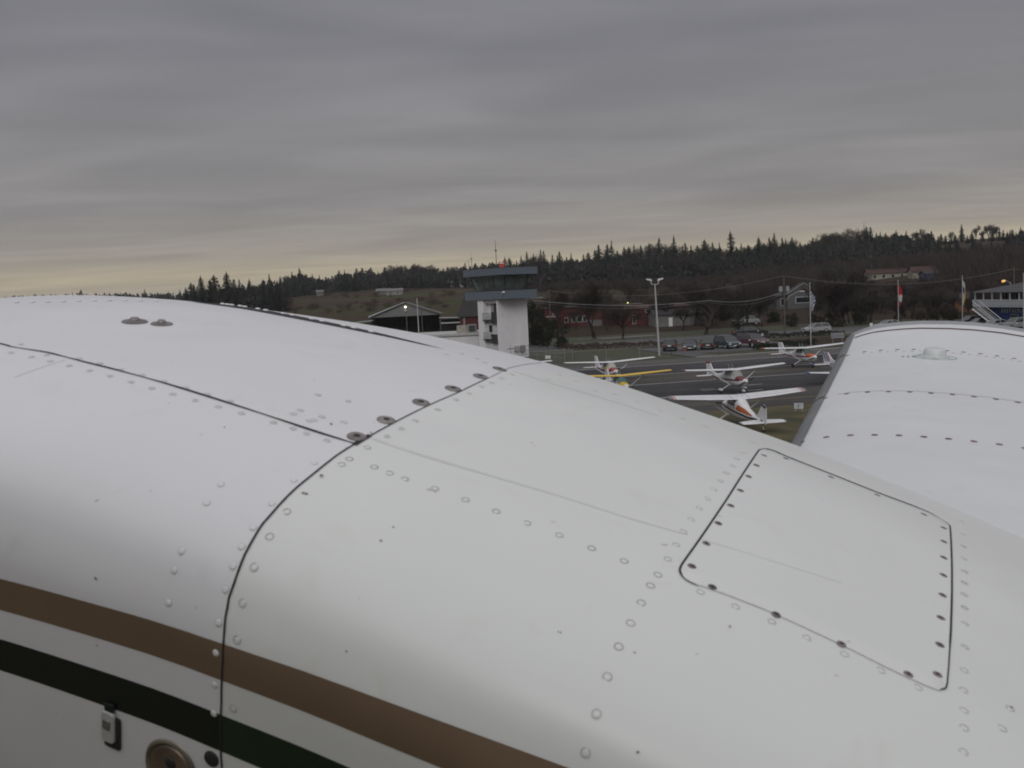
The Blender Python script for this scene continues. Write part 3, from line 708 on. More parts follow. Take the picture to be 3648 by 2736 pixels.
def leafy(seed, name='bush', mt=None, n=3000, base=.0, top=1.0, trunk=True, wd=.42):
    g = random.Random(seed); root = empty(name, (0, 0, -500))
    if trunk:
        t = MB(); t.tube([(0, 0, 0), (.01, 0, .35), (0, .01, .7)], [.035, .025, .008], 6)
        for k in range(5):
            a = g.random() * 6.28; t.tube([(0, 0, .12 + .08 * k), (.2 * math.cos(a), .2 * math.sin(a), .4 + .08 * k)], [.015, .006], 4)
        t.build('trunk', M_bark, root)
    c = MB(); cl = []
    for k in range(26):
        a = g.random() * 6.28; z = g.uniform(base + .08, top - .12); rr = wd * math.sin(math.pi * min(1, (z - base) / (top - base) * .8 + .15)) * g.uniform(.2, .95)
        cl.append((rr * math.cos(a), rr * math.sin(a), z, g.uniform(.10, .19)))
    for k in range(n):
        x, y, z, s = g.choice(cl); v = Vector((g.gauss(0, 1), g.gauss(0, 1), g.gauss(0, 1))).normalized() * s * g.uniform(.5, 1.1)
        p = Vector((x, y, z)) + v; p.z = max(.01, p.z); sz = g.uniform(.010, .028)
        a = Vector((g.gauss(0, 1), g.gauss(0, 1), g.gauss(0, 1))).normalized(); b = a.orthogonal().normalized()
        c.add([p + a * sz, p + b * sz * .7, p - a * sz, p - b * sz * .7], [(0, 1, 2, 3)])
    c.build('crown', mt or M_leaf, root, fix=False); return root
CON = [conifer(i, w_, ragged=rg) for i, (w_, rg) in enumerate(((.17, .3), (.20, .45), (.14, .35), (.22, .5), (.16, .6), (.19, .4), (.13, .5)))]
BARE = [bare(20, .36), bare(21, .42), bare(22, .30), bare(23, .38, M_twig2), bare(24, .34, M_twig2)]
LEAF = [leafy(40), leafy(41, wd=.36), leafy(42, 'brown_shrub', M_shrub, 1100, trunk=False, wd=.5)]
ZON = [(1010, 'at the far left end'), (1180, 'well left of the open barn'), (1310, 'left of the open barn'), (1440, 'over the left roof of the open barn'), (1660, 'between open barn and tower'), (1860, 'behind the tower'), (1960, 'just right of the tower'), (2120, 'over the first utility pole'), (2240, 'over the long red building'),
       (2340, 'just left of the light pole'), (2440, 'just right of the light pole'), (2560, 'over the parked saloons'), (2680, 'over the parked van'), (2800, 'left of the transformer pole'), (2890, 'right of the transformer pole'), (3000, 'right of the striped flag'), (3110, 'over the white road sign'), (3210, 'left of the red and white flag'), (3320, 'right of the red and white flag'), (3430, 'left of the rightmost flag'), (3520, 'right of the rightmost flag'), (9999, 'over the restaurant')]
def zone(px): return next(n for a, n in ZON if px < a)
used = set()
def place(proto, loc, h, wx=1.0, label=None, cat=None, group=None, name=None):
    o = proto if proto.name not in used and name is None and id(proto) not in used else copy_tree(proto)
    if o is proto: used.add(proto.name); used.add(id(proto))
    o.location = loc; o.scale = (h * wx, h * wx, h); o.rotation_euler = (0, 0, rnd.uniform(0, 6.28))
    if name: o.name = name
    return tag(o, label, cat, group)
def ptree(protos, x, ytop, r_, label, cat, group, wx=1.0, hmin=5, hmax=40, name=None):
    v = ray(x, ytop); t = r_ / math.hypot(v.x, v.y); P_ = EYE + v * t; z0 = terr(P_.x, P_.y) - .2
    h = max(hmin, min(hmax, P_.z - z0))
    if group: label += ', ' + zone(x); group += ', ' + zone(x)
    h *= rnd.uniform(.93, 1.03) if group else 1
    if group and 'conifer' in label: wx *= rnd.uniform(1.0, 1.45)
    return place(rnd.choice(protos), (P_.x, P_.y, z0), h, wx, label, cat, group, name)
peaks = [(124, 1046), (188, 1046), (258, 1039), (288, 1032), (350, 1052), (400, 1048), (450, 1045), (514, 1025), (560, 1040), (600, 1036), (640, 1030)]
for x, y in peaks: ptree(CON, x, y, 900, 'small distant conifer on the horizon', 'tree', 'distant conifers on the left horizon', 1.3, 4)
pl = [(678, 996), (713, 978), (746, 989), (761, 981), (806, 971), (832, 992), (851, 987), (887, 989), (936, 991), (958, 977), (998, 986)]
for x, y in pl: ptree(CON, x, y, 470 + rnd.uniform(-15, 15), 'tall ragged conifer in the clump ending the ridge', 'tree', 'tall conifers at the left end of the ridge', 1.35)
pm = [(1039, 964), (1065, 949), (1112, 976), (1137, 977), (1160, 980), (1207, 960), (1227, 960), (1269, 955), (1289, 948), (1320, 947), (1345, 960), (1370, 951), (1443, 939), (1580, 950), (1594, 946), (1656, 933)]
for x, y in pm: ptree(CON, x, y, 660 + rnd.uniform(-20, 20), 'dark conifer rising above the ridge', 'tree', 'conifers on the ridge left of the tower', 1.25)
for x, y in [(1406, 938), (1425, 940), (1462, 933), (1480, 940), (1526, 938), (1551, 937), (1610, 948), (1500, 945)]: ptree(BARE, x, y, 690, 'rounded bare tree on the ridge', 'tree', 'bare trees on the ridge left of the tower', 1.1)
pr = [(1798, 910), (1814, 916), (1839, 919), (1856, 906), (1876, 895), (1899, 898), (1925, 892), (1936, 891), (1967, 907), (1985, 905), (1992, 892), (2018, 909), (2034, 899), (2078, 899), (2095, 897), (2119, 891), (2132, 869), (2163, 872), (2178, 856), (2198, 886), (2223, 878), (2239, 869), (2258, 872), (2282, 874), (2312, 867), (2347, 845), (2369, 864), (2400, 842), (2440, 855), (2461, 864), (2484, 863), (2509, 853), (2538, 859), (2562, 857), (2640, 868), (2665, 866), (2702, 846), (2722, 858), (2740, 837), (2758, 830), (2786, 844), (2798, 843), (2821, 841), (2850, 862), (2895, 846), (2934, 841), (3060, 831), (3086, 805), (3101, 802), (3122, 822), (3136, 822), (3155, 829), (3192, 817), (3228, 820), (3250, 835), (3318, 822), (3342, 837), (3606, 814), (3636, 802), (3660, 810), (3381, 844), (3590, 830), (3620, 822)]
for x, y in pr:
    if abs(x - 2178) < 3:
        ptree([CON[6]], x, y, 560, 'thin-topped conifer standing highest on the ridge between tower and light pole', 'tree', None, 1.2, name='conifer_tree')
    else: ptree(CON, x, y, 560 + rnd.uniform(-25, 30), 'dark conifer on the right-hand skyline', 'tree', 'conifers on the ridge right of the tower', 1.25)
ptree([CON[3]], 2602, 822, 520, 'tallest layered conifer alone above the ridge right of the light pole', 'tree', None, 1.15, name='conifer_tree')
ptree([CON[0]], 3426, 797, 680, 'lone pointed conifer on the bare hilltop at the right', 'tree', None, 1.3, hmin=8, name='conifer_tree')
ptree([CON[4]], 3078, 785, 560, 'dead spindly conifer spire poking above the right ridge', 'tree', None, .22, name='conifer_snag')
for x, y in [(2946, 823), (2965, 828), (2988, 824), (3010, 830), (3046, 809), (3267, 812), (3285, 820), (2905, 845), (2325, 858), (3300, 822)]:
    ptree(BARE, x, y, 640, 'fine-twigged leafless tree on the skyline', 'tree', 'bare trees on the right skyline', 1.1)
for x, y in ((3478, 796), (3520, 796), (3537, 790), (3552, 800), (3500, 812), (3390, 822)): ptree(BARE, x, y, 670, 'slim leafless tree on the bare hilltop', 'tree', 'slim bare trees on the hilltop', .7)
for x, y in ((3352, 828), (3368, 836), (3388, 840), (3402, 834), (3446, 836), (3462, 826), (3500, 822), (3534, 806), (3560, 808), (3574, 816), (3588, 822), (3598, 818)): ptree(CON, x, y, 640, 'small dark conifer along the hilltop clearing', 'tree', 'small conifers along the hilltop clearing', 1.6, 3)
for k in range(34):
    x = 1030 + k * 68
    if not (1690 < x < 1780 or 3340 < x): ptree(BARE, x, interp(x, sorted(pl + pm + pr)) + rnd.uniform(6, 18), 620 if x > 1780 else 690, 'broad bare crown among the ridge conifers', 'tree', 'bare crowns among the ridge conifers', 1.3)
sky_tab = sorted([(x, y) for x, y in pl + pm + pr])
def skyl(x): return interp(x, sky_tab)
def rr_of(x): return 470 if x < 1010 else (650 if x < 1780 else 550)
x = 660
while x < 3650:
    if not (3345 < x < 3590): ptree(CON, x, skyl(x) + rnd.uniform(14, 34), rr_of(x) - rnd.uniform(0, 40), 'dark conifer in front of the wood', 'tree', 'conifers in the front of the wood', 1.35, 6)
    x += 30
x = 1790
while x < 3340:
    ptree(BARE if rnd.random() < .55 else CON, x, skyl(x) + rnd.uniform(50, 85), 480, 'dull tree low on the wooded slope', 'tree', 'trees low on the wooded slope', 1.3, 6); x += 42
for k in range(34):
    px = rnd.uniform(3330, 3650); r_ = rnd.uniform(430, 540); ptree(CON, px, 880 + rnd.uniform(-18, 50) - (15 if 3360 < px < 3480 else 0), r_, 'dark conifer below the bare hilltop', 'tree', 'conifers below the bare hilltop', 1.5, 6, 22)
# the mass of the wood behind and between them reads as one
mb = MB(); g = random.Random(5)
for k in range(5200):
    px = g.uniform(-60, 3720); az = azx(px)
    if px < 660: r_ = g.uniform(860, 1100); hh = g.uniform(9, 20)
    elif px < 1010: r_ = g.uniform(455, 560); hh = g.uniform(8, 13)
    elif px < 1780: r_ = g.uniform(625, 760); hh = g.uniform(9, 15)
    else: r_ = g.uniform(470, 640); hh = g.uniform(8, 14)
    if 3330 < px < 3600: r_ = g.uniform(470, 600); hh = g.uniform(5, 9)
    ytp = skyl(px) + g.uniform(12, 30) if px > 660 else 1042 + g.uniform(0, 22) + max(0, 200 - px) * .06
    if 3345 < px < 3600: ytp = 880 + g.uniform(0, 20)
    X, Y = r_ * math.sin(az), r_ * math.cos(az); z0 = terr(X, Y)
    v = ray(px, ytp); zt = H + v.z * r_ / math.hypot(v.x, v.y); hh = min(hh, zt - z0)
    if hh < 1.5: continue
    wd = hh * g.uniform(.22, .4); mb.cm = 0 if g.random() < .62 else 1
    for q in range(26):
        f = g.random() ** 1.3 * .97; a = g.random() * 6.28; rr = wd * (1 - f) * g.uniform(.3, 1.1) + .1; zc = z0 + hh * f
        cx_, cy_ = X + rr * math.cos(a), Y + rr * math.sin(a); s = hh * g.uniform(.035, .085)
        mb.add([(cx_ + s * math.cos(a + 1.57), cy_ + s * math.sin(a + 1.57), zc - s * .7), (cx_ - s * math.cos(a + 1.57), cy_ - s * math.sin(a + 1.57), zc - s * g.random()), (X + (cx_ - X) * .3, Y + (cy_ - Y) * .3, zc + s * g.uniform(.8, 1.6))], [(0, 1, 2)])
tag(mb.build('forest', [M_needle, mat('forest_brown', (.030, .028, .026), .95, .3, .1, c2=(.050, .043, .040), spec=.1)], fix=False), 'dense dark mixed wood covering the ridge along the horizon', 'wood', kind='stuff')
def onhill(px, py):
    v = ray(px, py); k = math.hypot(v.x, v.y)
    for d in range(230, 900, 3):
        P_ = EYE + v * (d / k)
        if P_.z < terr(P_.x, P_.y): return Vector((P_.x, P_.y, terr(P_.x, P_.y) - .3)), d
    P_ = EYE + v * (640 / k); return Vector((P_.x, P_.y, terr(P_.x, P_.y) - .3)), 640
HD = onhill(3095, 1002)[1] + 4
mb = MB(); g = random.Random(9)
for k in range(5200):
    px = 1880 + 1840 * g.random() ** .8; r_ = g.uniform(262, 470) if px > 2650 else (g.uniform(262, 330) if g.random() < .6 else g.uniform(430, 480))
    az = azx(px); X, Y = r_ * math.sin(az), r_ * math.cos(az); z0 = terr(X, Y); hh = g.uniform(3, 9) * (1 if px > 2650 else .6)
    if 2735 < px < 2905 and r_ < 300: continue
    if 2925 < px < 3345 and r_ < HD: v = ray(px, 1006 + g.uniform(0, 16) - (px - 2950) * .03); hh = min(hh, H + v.z * r_ / math.hypot(v.x, v.y) - z0)
    if hh < .8: continue
    mb.cm = 0 if g.random() < .7 else 1
    for q in range(12):
        a = g.random() * 6.28; sp_ = g.uniform(.1, .5) * hh; w_ = g.uniform(.04, .12); zt = hh * g.uniform(.45, 1)
        b = (X + g.uniform(-.6, .6), Y + g.uniform(-.6, .6), z0 + hh * g.uniform(0, .4)); t_ = (X + sp_ * math.cos(a), Y + sp_ * math.sin(a), z0 + zt)
        mb.add([(b[0] - w_, b[1], b[2]), (b[0] + w_, b[1] + w_, b[2]), (t_[0] + w_ * .5, t_[1], t_[2]), (t_[0] - w_ * .4, t_[1], t_[2] - .1)], [(0, 1, 2, 3)])
tag(mb.build('scrub', [M_twig, mat('scrub_dark', (.018, .016, .014), .95, .3, .1, c2=(.03, .026, .022), spec=.1)], fix=False), 'tangled brown leafless scrub over the slope beyond the road', 'scrub', kind='stuff')
# hedgerow bushes on the fields
for k in range(70):
    px = rnd.uniform(980, 1640); py = rnd.choice([1045, 1060, 1078, 1095, 1108]) + rnd.uniform(-5, 5) - (px - 1300) * .03
    v = ray(px, py); r_ = None
    for d in range(260, 640, 6):
        P_ = EYE + v * (d / math.hypot(v.x, v.y))
        if P_.z < terr(P_.x, P_.y): r_ = d; break
    if r_: place(LEAF[2], (P_.x, P_.y, terr(P_.x, P_.y) - .3), rnd.uniform(1.4, 3.6), rnd.uniform(1.5, 2.6), 'brown winter shrub in a field hedgerow, ' + zone(px), 'shrub', 'shrubs in the field hedgerows, ' + zone(px))
for k in range(60):
    px = rnd.uniform(1900, 3000); r_ = rnd.uniform(300, 450); az = azx(px); X, Y = r_ * math.sin(az), r_ * math.cos(az)
    place(LEAF[2], (X, Y, terr(X, Y) - .3), rnd.uniform(1.5, 4), rnd.uniform(1.5, 2.6), 'reddish brown shrub in the scrub, ' + zone(px), 'shrub', 'shrubs in the scrub, ' + zone(px))
# nearer trees
def near_tree(protos, bx, by, ytop, label, wx=1.0, name=None, cat='tree', group=None):
    b = ground(bx, by); r_ = math.hypot(b.x, b.y); v = ray(bx, ytop); zt = H + v.z * r_ / math.hypot(v.x, v.y)
    z0 = terr(b.x, b.y)
    if group: label += ', ' + zone(bx); group += ', ' + zone(bx)
    return place(rnd.choice(protos), (b.x, b.y, z0), max(1, zt - z0), wx, label, cat, group, name)
near_tree([BARE[0]], 2118, 1208, 990, 'big bare tree with a thick forked trunk before the long red building', 1.4, 'bare_tree')
near_tree([BARE[1]], 2218, 1208, 1085, 'smaller bare tree right of the thick-trunked one, before the red building', 1.4, 'bare_tree')
near_tree([BARE[2]], 2515, 1192, 985, 'broad bare tree right of the twin-headed light pole', 1.75, 'bare_tree')
near_tree([BARE[3]], 2237, 1150, 965, 'pale forked birch standing behind the red building', .7, 'birch_tree')
near_tree([BARE[1]], 2660, 1180, 1010, 'bare tree behind the dark pickup, left of the transformer pole', 1.1, 'bare_tree')
near_tree([BARE[0]], 2995, 1165, 960, 'large spreading bare tree right of the striped flag', 1.8, 'bare_tree')
near_tree([BARE[2]], 2930, 1160, 1000, 'dense bare tree just right of the flagpole by the parked white car', 1.3, 'bare_tree')
near_tree([BARE[4]], 3100, 1150, 1010, 'bare tree left of the red and white flag', 1.3, 'bare_tree')
near_tree([BARE[1]], 3350, 1130, 985, 'bare tree between the two right-hand flagpoles', 1.1, 'bare_tree')
near_tree([BARE[0]], 3480, 1140, 1000, 'bare tree left of the blue restaurant', 1.0, 'bare_tree')
near_tree([LEAF[0]], 1990, 1240, 1130, 'round dark evergreen tree right of the tower fence', 1.1, 'evergreen_tree')
near_tree([LEAF[1]], 1900, 1232, 1045, 'tall dark evergreen against the right side of the control tower', .75, 'evergreen_tree')
near_tree([LEAF[1]], 1935, 1235, 1110, 'dark evergreen shrub between tower and round evergreen', .9, 'evergreen_tree')
near_tree([LEAF[0]], 2640, 1195, 1100, 'dark evergreen left of the parked dark pickup', 1.0, 'evergreen_tree')
near_tree([LEAF[1]], 2820, 1165, 1105, 'dark evergreen shrub before the grey bungalow', 1.1, 'evergreen_tree')
near_tree([LEAF[1]], 3065, 1155, 1050, 'dark columnar evergreen right of the road', .8, 'evergreen_tree')
near_tree([LEAF[0]], 2960, 1165, 1110, 'low dark evergreen under the spreading bare tree', 1.2, 'evergreen_tree')
near_tree([LEAF[2]], 2685, 1190, 1145, 'orange brown winter shrub behind the dark pickup', 1.5, 'brown_shrub', 'shrub')
for k in range(70):
    px = rnd.uniform(1920, 3640); py = rnd.uniform(1130, 1172) - (px - 2700) * .02
    if 2730 < px < 2900: continue
    near_tree(BARE, px, py, py - rnd.uniform(70, 165), 'leafless tree beyond the road', rnd.uniform(.9, 1.4), None, 'tree', 'bare trees in the gardens beyond the road')
for k in range(26):
    px = rnd.uniform(2380, 3640); py = 1150 - (px - 2700) * .02 + rnd.uniform(-10, 10)
    near_tree(LEAF, px, py, py - rnd.uniform(18, 55), 'dark shrub beyond the road', rnd.uniform(1, 1.6), None, 'shrub', 'garden shrubs beyond the road')
for k in range(11):
    px = 3225 + k * 23
    near_tree([CON[0], CON[2]], px, 1136, 1112, 'small clipped conifer in the garden row', 1.6, None, 'tree', 'row of small conifers')
def hedge(name, x0, y0, x1, y1, h, wd, m, label, seed, dn=260):
    a, b = ground(x0, y0), ground(x1, y1); d = (b - a); L_ = d.length; d.normalize(); n_ = Vector((-d.y, d.x, 0)); g = random.Random(seed); mb = MB()
    for k in range(int(L_ * dn)):
        t = g.random() * L_; q = g.uniform(-1, 1); z = g.random() ** .6 * h * (1 + .12 * math.sin(t * 1.3) + .08 * math.sin(t * 4.1)) * (1 - .25 * q * q); p = a + d * t + n_ * q * wd / 2 + Vector((0, 0, z)); s = g.uniform(.05, .13)
        u = Vector((g.gauss(0, 1), g.gauss(0, 1), g.gauss(0, 1))).normalized(); w2 = u.orthogonal().normalized(); mb.add([p + u * s, p + w2 * s, p - u * s, p - w2 * s], [(0, 1, 2, 3)])
    return tag(mb.build(name, m, fix=False), label, 'hedge')
hedge('hedge', 1995, 1247, 2365, 1236, 1.0, 2.2, M_shrub, 'rough brown hedge behind the wire fence right of the tower', 1, 170)
hedge('hedge', 2725, 1206, 3010, 1194, .9, 1.6, M_leaf, 'long dark hedge between the road and the flagpole', 2, 170)
hedge('hedge', 2690, 1247, 2770, 1240, .9, 1.4, M_leaf, 'short dark hedge behind the orange-nosed airplane tail', 3, 220)
hedge('hedge', 2775, 1237, 2905, 1229, .9, 1.4, M_leaf, 'dark clipped hedge at the foot of the striped-flag pole', 4, 220)

# ================================================================== TOWER
P0 = at(1797, 1036, 152); P0.z = 0
TA = R(-40)
dl = Vector((-math.sin(R(40)), math.cos(R(40)), 0)); dr = Vector((math.sin(R(50)), math.cos(R(50)), 0))
# local frame: x along dr, y along dl, origin at front corner of the cab
T = empty('control_tower', P0, math.atan2(dr.y, dr.x), 'white airport control tower with slanted glass cab and blue-grey fascias', 'tower')
M_tw = mat('tower_white', (.64, .635, .66), .8, .04, .8)
M_fas = mat('fascia_blue_grey', (.105, .130, .160), .5, .05, 1)
M_fas2 = mat('fascia_blue_grey_light', (.12, .14, .17), .5, .05, 1)
WX, WY = 6.7, 10.0
sx0, sx1, sy0, sy1 = .3, 6.4, 2.2, 7.2
zb = 9.4
mb = MB(); mb.box(sx0 + .9, sx1, sy0, sy1, 0, zb - .01); mb.build('shaft', M_tw, T)
mb = MB(); mb.box(sx0, sx0 + .898, sy0 - .004, sy0 + .3, 0, zb - .012); mb.build('corner_pier', M_tw, T)
mb = MB(); mb.box(sx0 - .02, sx0 + .898, sy0 + 3.55, sy1 + .004, 0, zb - .012); mb.build('stair_shaft', M_tw, T)
def facebox(y0, y1, z0, z1, x0, x1, name, m, par=None): mb = MB(); mb.box(sx0 + x0, sx0 + x1, sy0 + y0, sy0 + y1, z0, z1); return mb.build(name, m, par or T)
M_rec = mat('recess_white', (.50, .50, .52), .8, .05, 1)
for zf, z1_, zk0, zk1 in ((6.25, 7.4, 5.64, 7.45), (3.2, 4.3, 2.5, 3.92)):
    bal = facebox(1.66, 3.54, zf - .15, zf, -.35, .9, 'balcony', M_dark)
    facebox(.31, 1.65, zk0, zk1, -.06, .85, 'black_panel', M_dark)
    rl = MB()
    for yy in (1.7, 2.6, 3.5): rl.tube([(sx0 - .3, sy0 + yy, zf), (sx0 - .3, sy0 + yy, z1_)], .025, 5)
    for zz_ in (.45, 1.12): rl.tube([(sx0 - .3, sy0 + 1.66, zf + zz_), (sx0 - .3, sy0 + 3.55, zf + zz_)], .035, 5)
    rl.box(sx0 - .27, sx0 - .25, sy0 + 1.7, sy0 + 3.5, zf + .05, zf + 1.05)
    rl.build('railing', mat('railing_grey_white', (.38, .38, .39), .7), bal)
facebox(.31, 3.54, 3.93, 5.62, .35, .88, 'recess_wall', M_rec); facebox(.31, 3.54, 8.84, 9.38, .3, .88, 'recess_wall', M_rec); facebox(.31, 3.54, 0, 2.48, .3, .88, 'recess_wall', M_rec)
facebox(2.0, 2.75, 4.3, 5.4, .30, .34, 'window', M_glass)
facebox(1.75, 2.65, 6.3, 8.6, .80, .86, 'door', mat('pale_door', (.27, .29, .28), .6))
facebox(.35, 1.45, 7.5, 8.75, .80, .86, 'window', mat('grey_glass', (.14, .145, .13), .2)); facebox(1.46, 1.72, 7.4, 8.8, .6, .88, 'door_frame', M_dark)
mb = MB(); mb.box(0, WX, 0, WY, 9.42, 10.76); mb.build('lower_fascia', M_fas, T)
mb = MB(); mb.box(-.03, WX + .03, -.03, WY + .03, 10.76, 10.82); mb.build('ledge_trim', M_dark, T)
mb = MB(); mb.box(-.1, WX + .2, -.1, WY + .1, 13.18, 14.28); mb.build('upper_fascia', M_fas, T)
mb = MB(); mb.box(-.14, WX + .24, -.14, WY + .14, 14.28, 14.34); mb.build('roof_edge', mat('brown_roof_edge', (.06, .05, .045), .8), T)
def cabpts(z, i): return [(i, i, z), (WX - i, i, z), (WX - i, WY - i, z), (i, WY - i, z)]
mg = bpy.data.materials.new('cab_glass'); mg.use_nodes = True
_b = mg.node_tree.nodes['Principled BSDF']; _b.inputs['Base Color'].default_value = (.22, .26, .245, 1); _b.inputs['Roughness'].default_value = .05
_tr = mg.node_tree.nodes.new('ShaderNodeBsdfTransparent'); _tr.inputs[0].default_value = (.62, .70, .68, 1); _mx = mg.node_tree.nodes.new('ShaderNodeMixShader'); _mx.inputs[0].default_value = .35
mg.node_tree.links.new(_tr.outputs[0], _mx.inputs[1]); mg.node_tree.links.new(_b.outputs[0], _mx.inputs[2]); mg.node_tree.links.new(_mx.outputs[0], mg.node_tree.nodes['Material Output'].inputs[0])
def cabq(z, a, b, c, d): return [(a, b, z), (WX - c, b, z), (WX - c, WY - d, z), (a, WY - d, z)]
lo_, hi_ = cabq(10.83, 1.6, 1.7, 1.5, .9), cabq(13.18, 1.0, 1.1, .6, .15)
for k in range(4):
    a, b, c, d = [Vector(q) for q in (lo_[k], lo_[(k + 1) % 4], hi_[(k + 1) % 4], hi_[k])]
    nn = 2 if k in (0, 2) else 3
    pane = MB(); pane.add([a, b, c, d], [(0, 1, 2, 3)]); po = pane.build('cab_window', mg, T)
    fr = MB()
    for q in range(nn + 1): fr.tube([a.lerp(b, q / nn), d.lerp(c, q / nn)], .06, 5)
    fr.tube([a + Vector((0, 0, .05)), b + Vector((0, 0, .05))], .07, 5); fr.build('frame', M_dark, po)
mb = MB(); mb.box(2.1, WX - 2.1, 2.1, WY - 2.1, 10.85, 11.3); mb.box(2.6, 3.2, 6, 7, 11.3, 11.9); mb.build('console_desk', M_dark, T)
mb = MB(); mb.add([(1.72, 8.1, 10.95), (1.72, 8.95, 10.95), (1.14, 9.5, 12.7), (1.14, 8.9, 12.7)], [(0, 1, 2, 3)]); mb.build('window_blind', mat('green_blind', (.40, .52, .48), .7), T)
mb = MB(); mb.add([(3.2, 1.8, 11.1), (4.2, 1.8, 11.1), (3.3, 1.25, 12.7), (3.0, 1.25, 12.7)], [(0, 1, 2, 3)]); mb.build('window_blind', mat('grey_blind', (.15, .15, .15), .7), T)
mb = MB(); mb.tube([(1.9, 6.3, 11.2), (1.7, 6.3, 12.1), (1.5, 5.8, 12.7), (1.5, 5.2, 12.85), (1.5, 4.6, 12.5), (1.7, 4.5, 11.7)], .035, 5); mb.build('desk_lamp_arm', mat('pale_arm', (.3, .3, .28), .5), T)
def roofpt(px, dz=14.4): 
    v = ray(px, 935); t = 155 / math.hypot(v.x, v.y); p = EYE + v * t; return T.matrix_basis.inverted() @ Vector((p.x, p.y, dz))
def mast(px, h, r_=.03, cross=None, extra=None):
    p = roofpt(px); mb = MB(); mb.tube([(p.x, p.y, 14.3), (p.x, p.y, 14.3 + h * .45), (p.x, p.y, 14.3 + h)], [r_ * 1.6, r_, r_ * .5], 5)
    if cross: mb.tube([(p.x - .4, p.y + .4, 14.3 + cross), (p.x + .4, p.y - .4, 14.3 + cross)], .02, 4)
    if extra: mb.box(p.x - .12, p.x + .12, p.y - .12, p.y + .12, 14.3 + extra, 14.3 + extra + .18)
    mb.build('antenna', M_grey if h < 4 else M_dark, T)
mast(1768, 4.3, .05, extra=2.6); mast(1669, 1.7, .03, 1.2); mast(1680, 3.0, .035, extra=1.5); mast(1801, 1.9, .025)
p = roofpt(1787); mb = MB(); mb.cyl((p.x, p.y, 14.65), (0, 0, 1), .32, .6, 12); bc = mb.build('beacon', mat('beacon_red', (.55, .03, .02), .4, emit=(1, .1, .03, .05)), T, smooth=True, auto=40)
mb = MB(); mb.cyl((p.x, p.y, 15.0), (0, 0, 1), .4, .14, 12); mb.build('beacon_top', M_white, bc)
for s in (-.3, .3):
    mb = MB(); mb.cyl((p.x + s * .7, p.y - s * .7, 15.18), (0, 0, 1), .11, .26, 8); mb.build('beacon_lamp', MATS['beacon_red'], bc)
mb = MB(); mb.box(-.35, -.02, .1, .4, 10.35, 10.45); mb.tube([(-.2, -.05, 10.7), (-.2, -.05, 10.4)], [.02, .2], 8); mb.build('floodlight', M_white, T)
mb = MB(); mb.tube([(sx1 + .0, sy0 - .3, 9.3), (sx1 + 2.4, sy0 - 1.2, 9.35)], .06, 6); mb.build('drain_pipe', M_galv, T)
mb = MB(); mb.box(sx1 - 3.1, sx1 - 2.4, sy0 - .5, sy0 - .01, 1.1, 1.9); mb.build('air_conditioner', mat('beige_casing', (.35, .34, .32), .6), T)
mb = MB(); mb.box(sx1 - 1.9, sx1 - 1.1, sy0 - .45, sy0 - .01, .9, 1.9); mb.build('air_conditioner', mat('grey_casing', (.22, .21, .21), .6), T)
mb = MB(); mb.tube([(sx1 - 4.6, sy0 - .08, 1.6), (sx1 - 1, sy0 - .08, 1.5)], .04, 5); mb.tube([(sx1 - 3.9, sy0 - .08, .3), (sx1 - 3.9, sy0 - .08, 2.2)], .03, 5); mb.build('conduit', M_grey, T)
mb = MB(); mb.box(sx0 + 1.0, sx0 + 1.12, sy0 - .03, sy0 - .002, 6.9, 7.0); mb.build('wall_vent', M_grey, T)
# low white office beside the tower
A_ = T.matrix_basis
pw = ground(1690, 1272)
OF = empty('office_building', pw, math.atan2(ground(1690, 1272).y - ground(1300, 1290).y, ground(1690, 1272).x - ground(1300, 1290).x), 'low flat-roofed white office joined to the left of the tower', 'building')
mb = MB(); mb.box(-30, 1.0, 0, 14, 0, 3.55); mb.build('wall', mat('office_white', (.58, .58, .59), .8, .06, .5), OF)
mb = MB(); mb.box(-30.1, 1.0, -.12, 14.1, 3.55, 3.62); mb.build('roof_trim', M_dark, OF)
mb = MB(); mb.box(-30.05, 1.0, -.05, 14, 3.62, 3.95); mb.build('parapet', mat('parapet_grey', (.36, .36, .36), .8), OF)
mb = MB(); mb.box(-9, -4, -.03, -.002, 2.9, 2.96); mb.build('wall_seam', M_grey, OF)
mb = MB(); mb.box(-2.9, -1.2, 3, 4.6, 3.95, 5.2); mb.box(-.95, .6, 3, 4.4, 3.95, 4.2); hv = mb.build('air_handler', mat('rusty_cream', (.30, .28, .24), .8, .3, 3), OF)
mb = MB(); mb.box(-1.1, .4, 2.9, 3.6, 3.97, 5.35); mb.box(-.9, .25, 2.86, 2.89, 4.1, 5.2); mb.build('condenser', M_grey, OF)
mb = MB(); mb.box(-.85, .2, 2.80, 2.85, 4.15, 5.15); mb.build('condenser_grille', M_dark, OF)

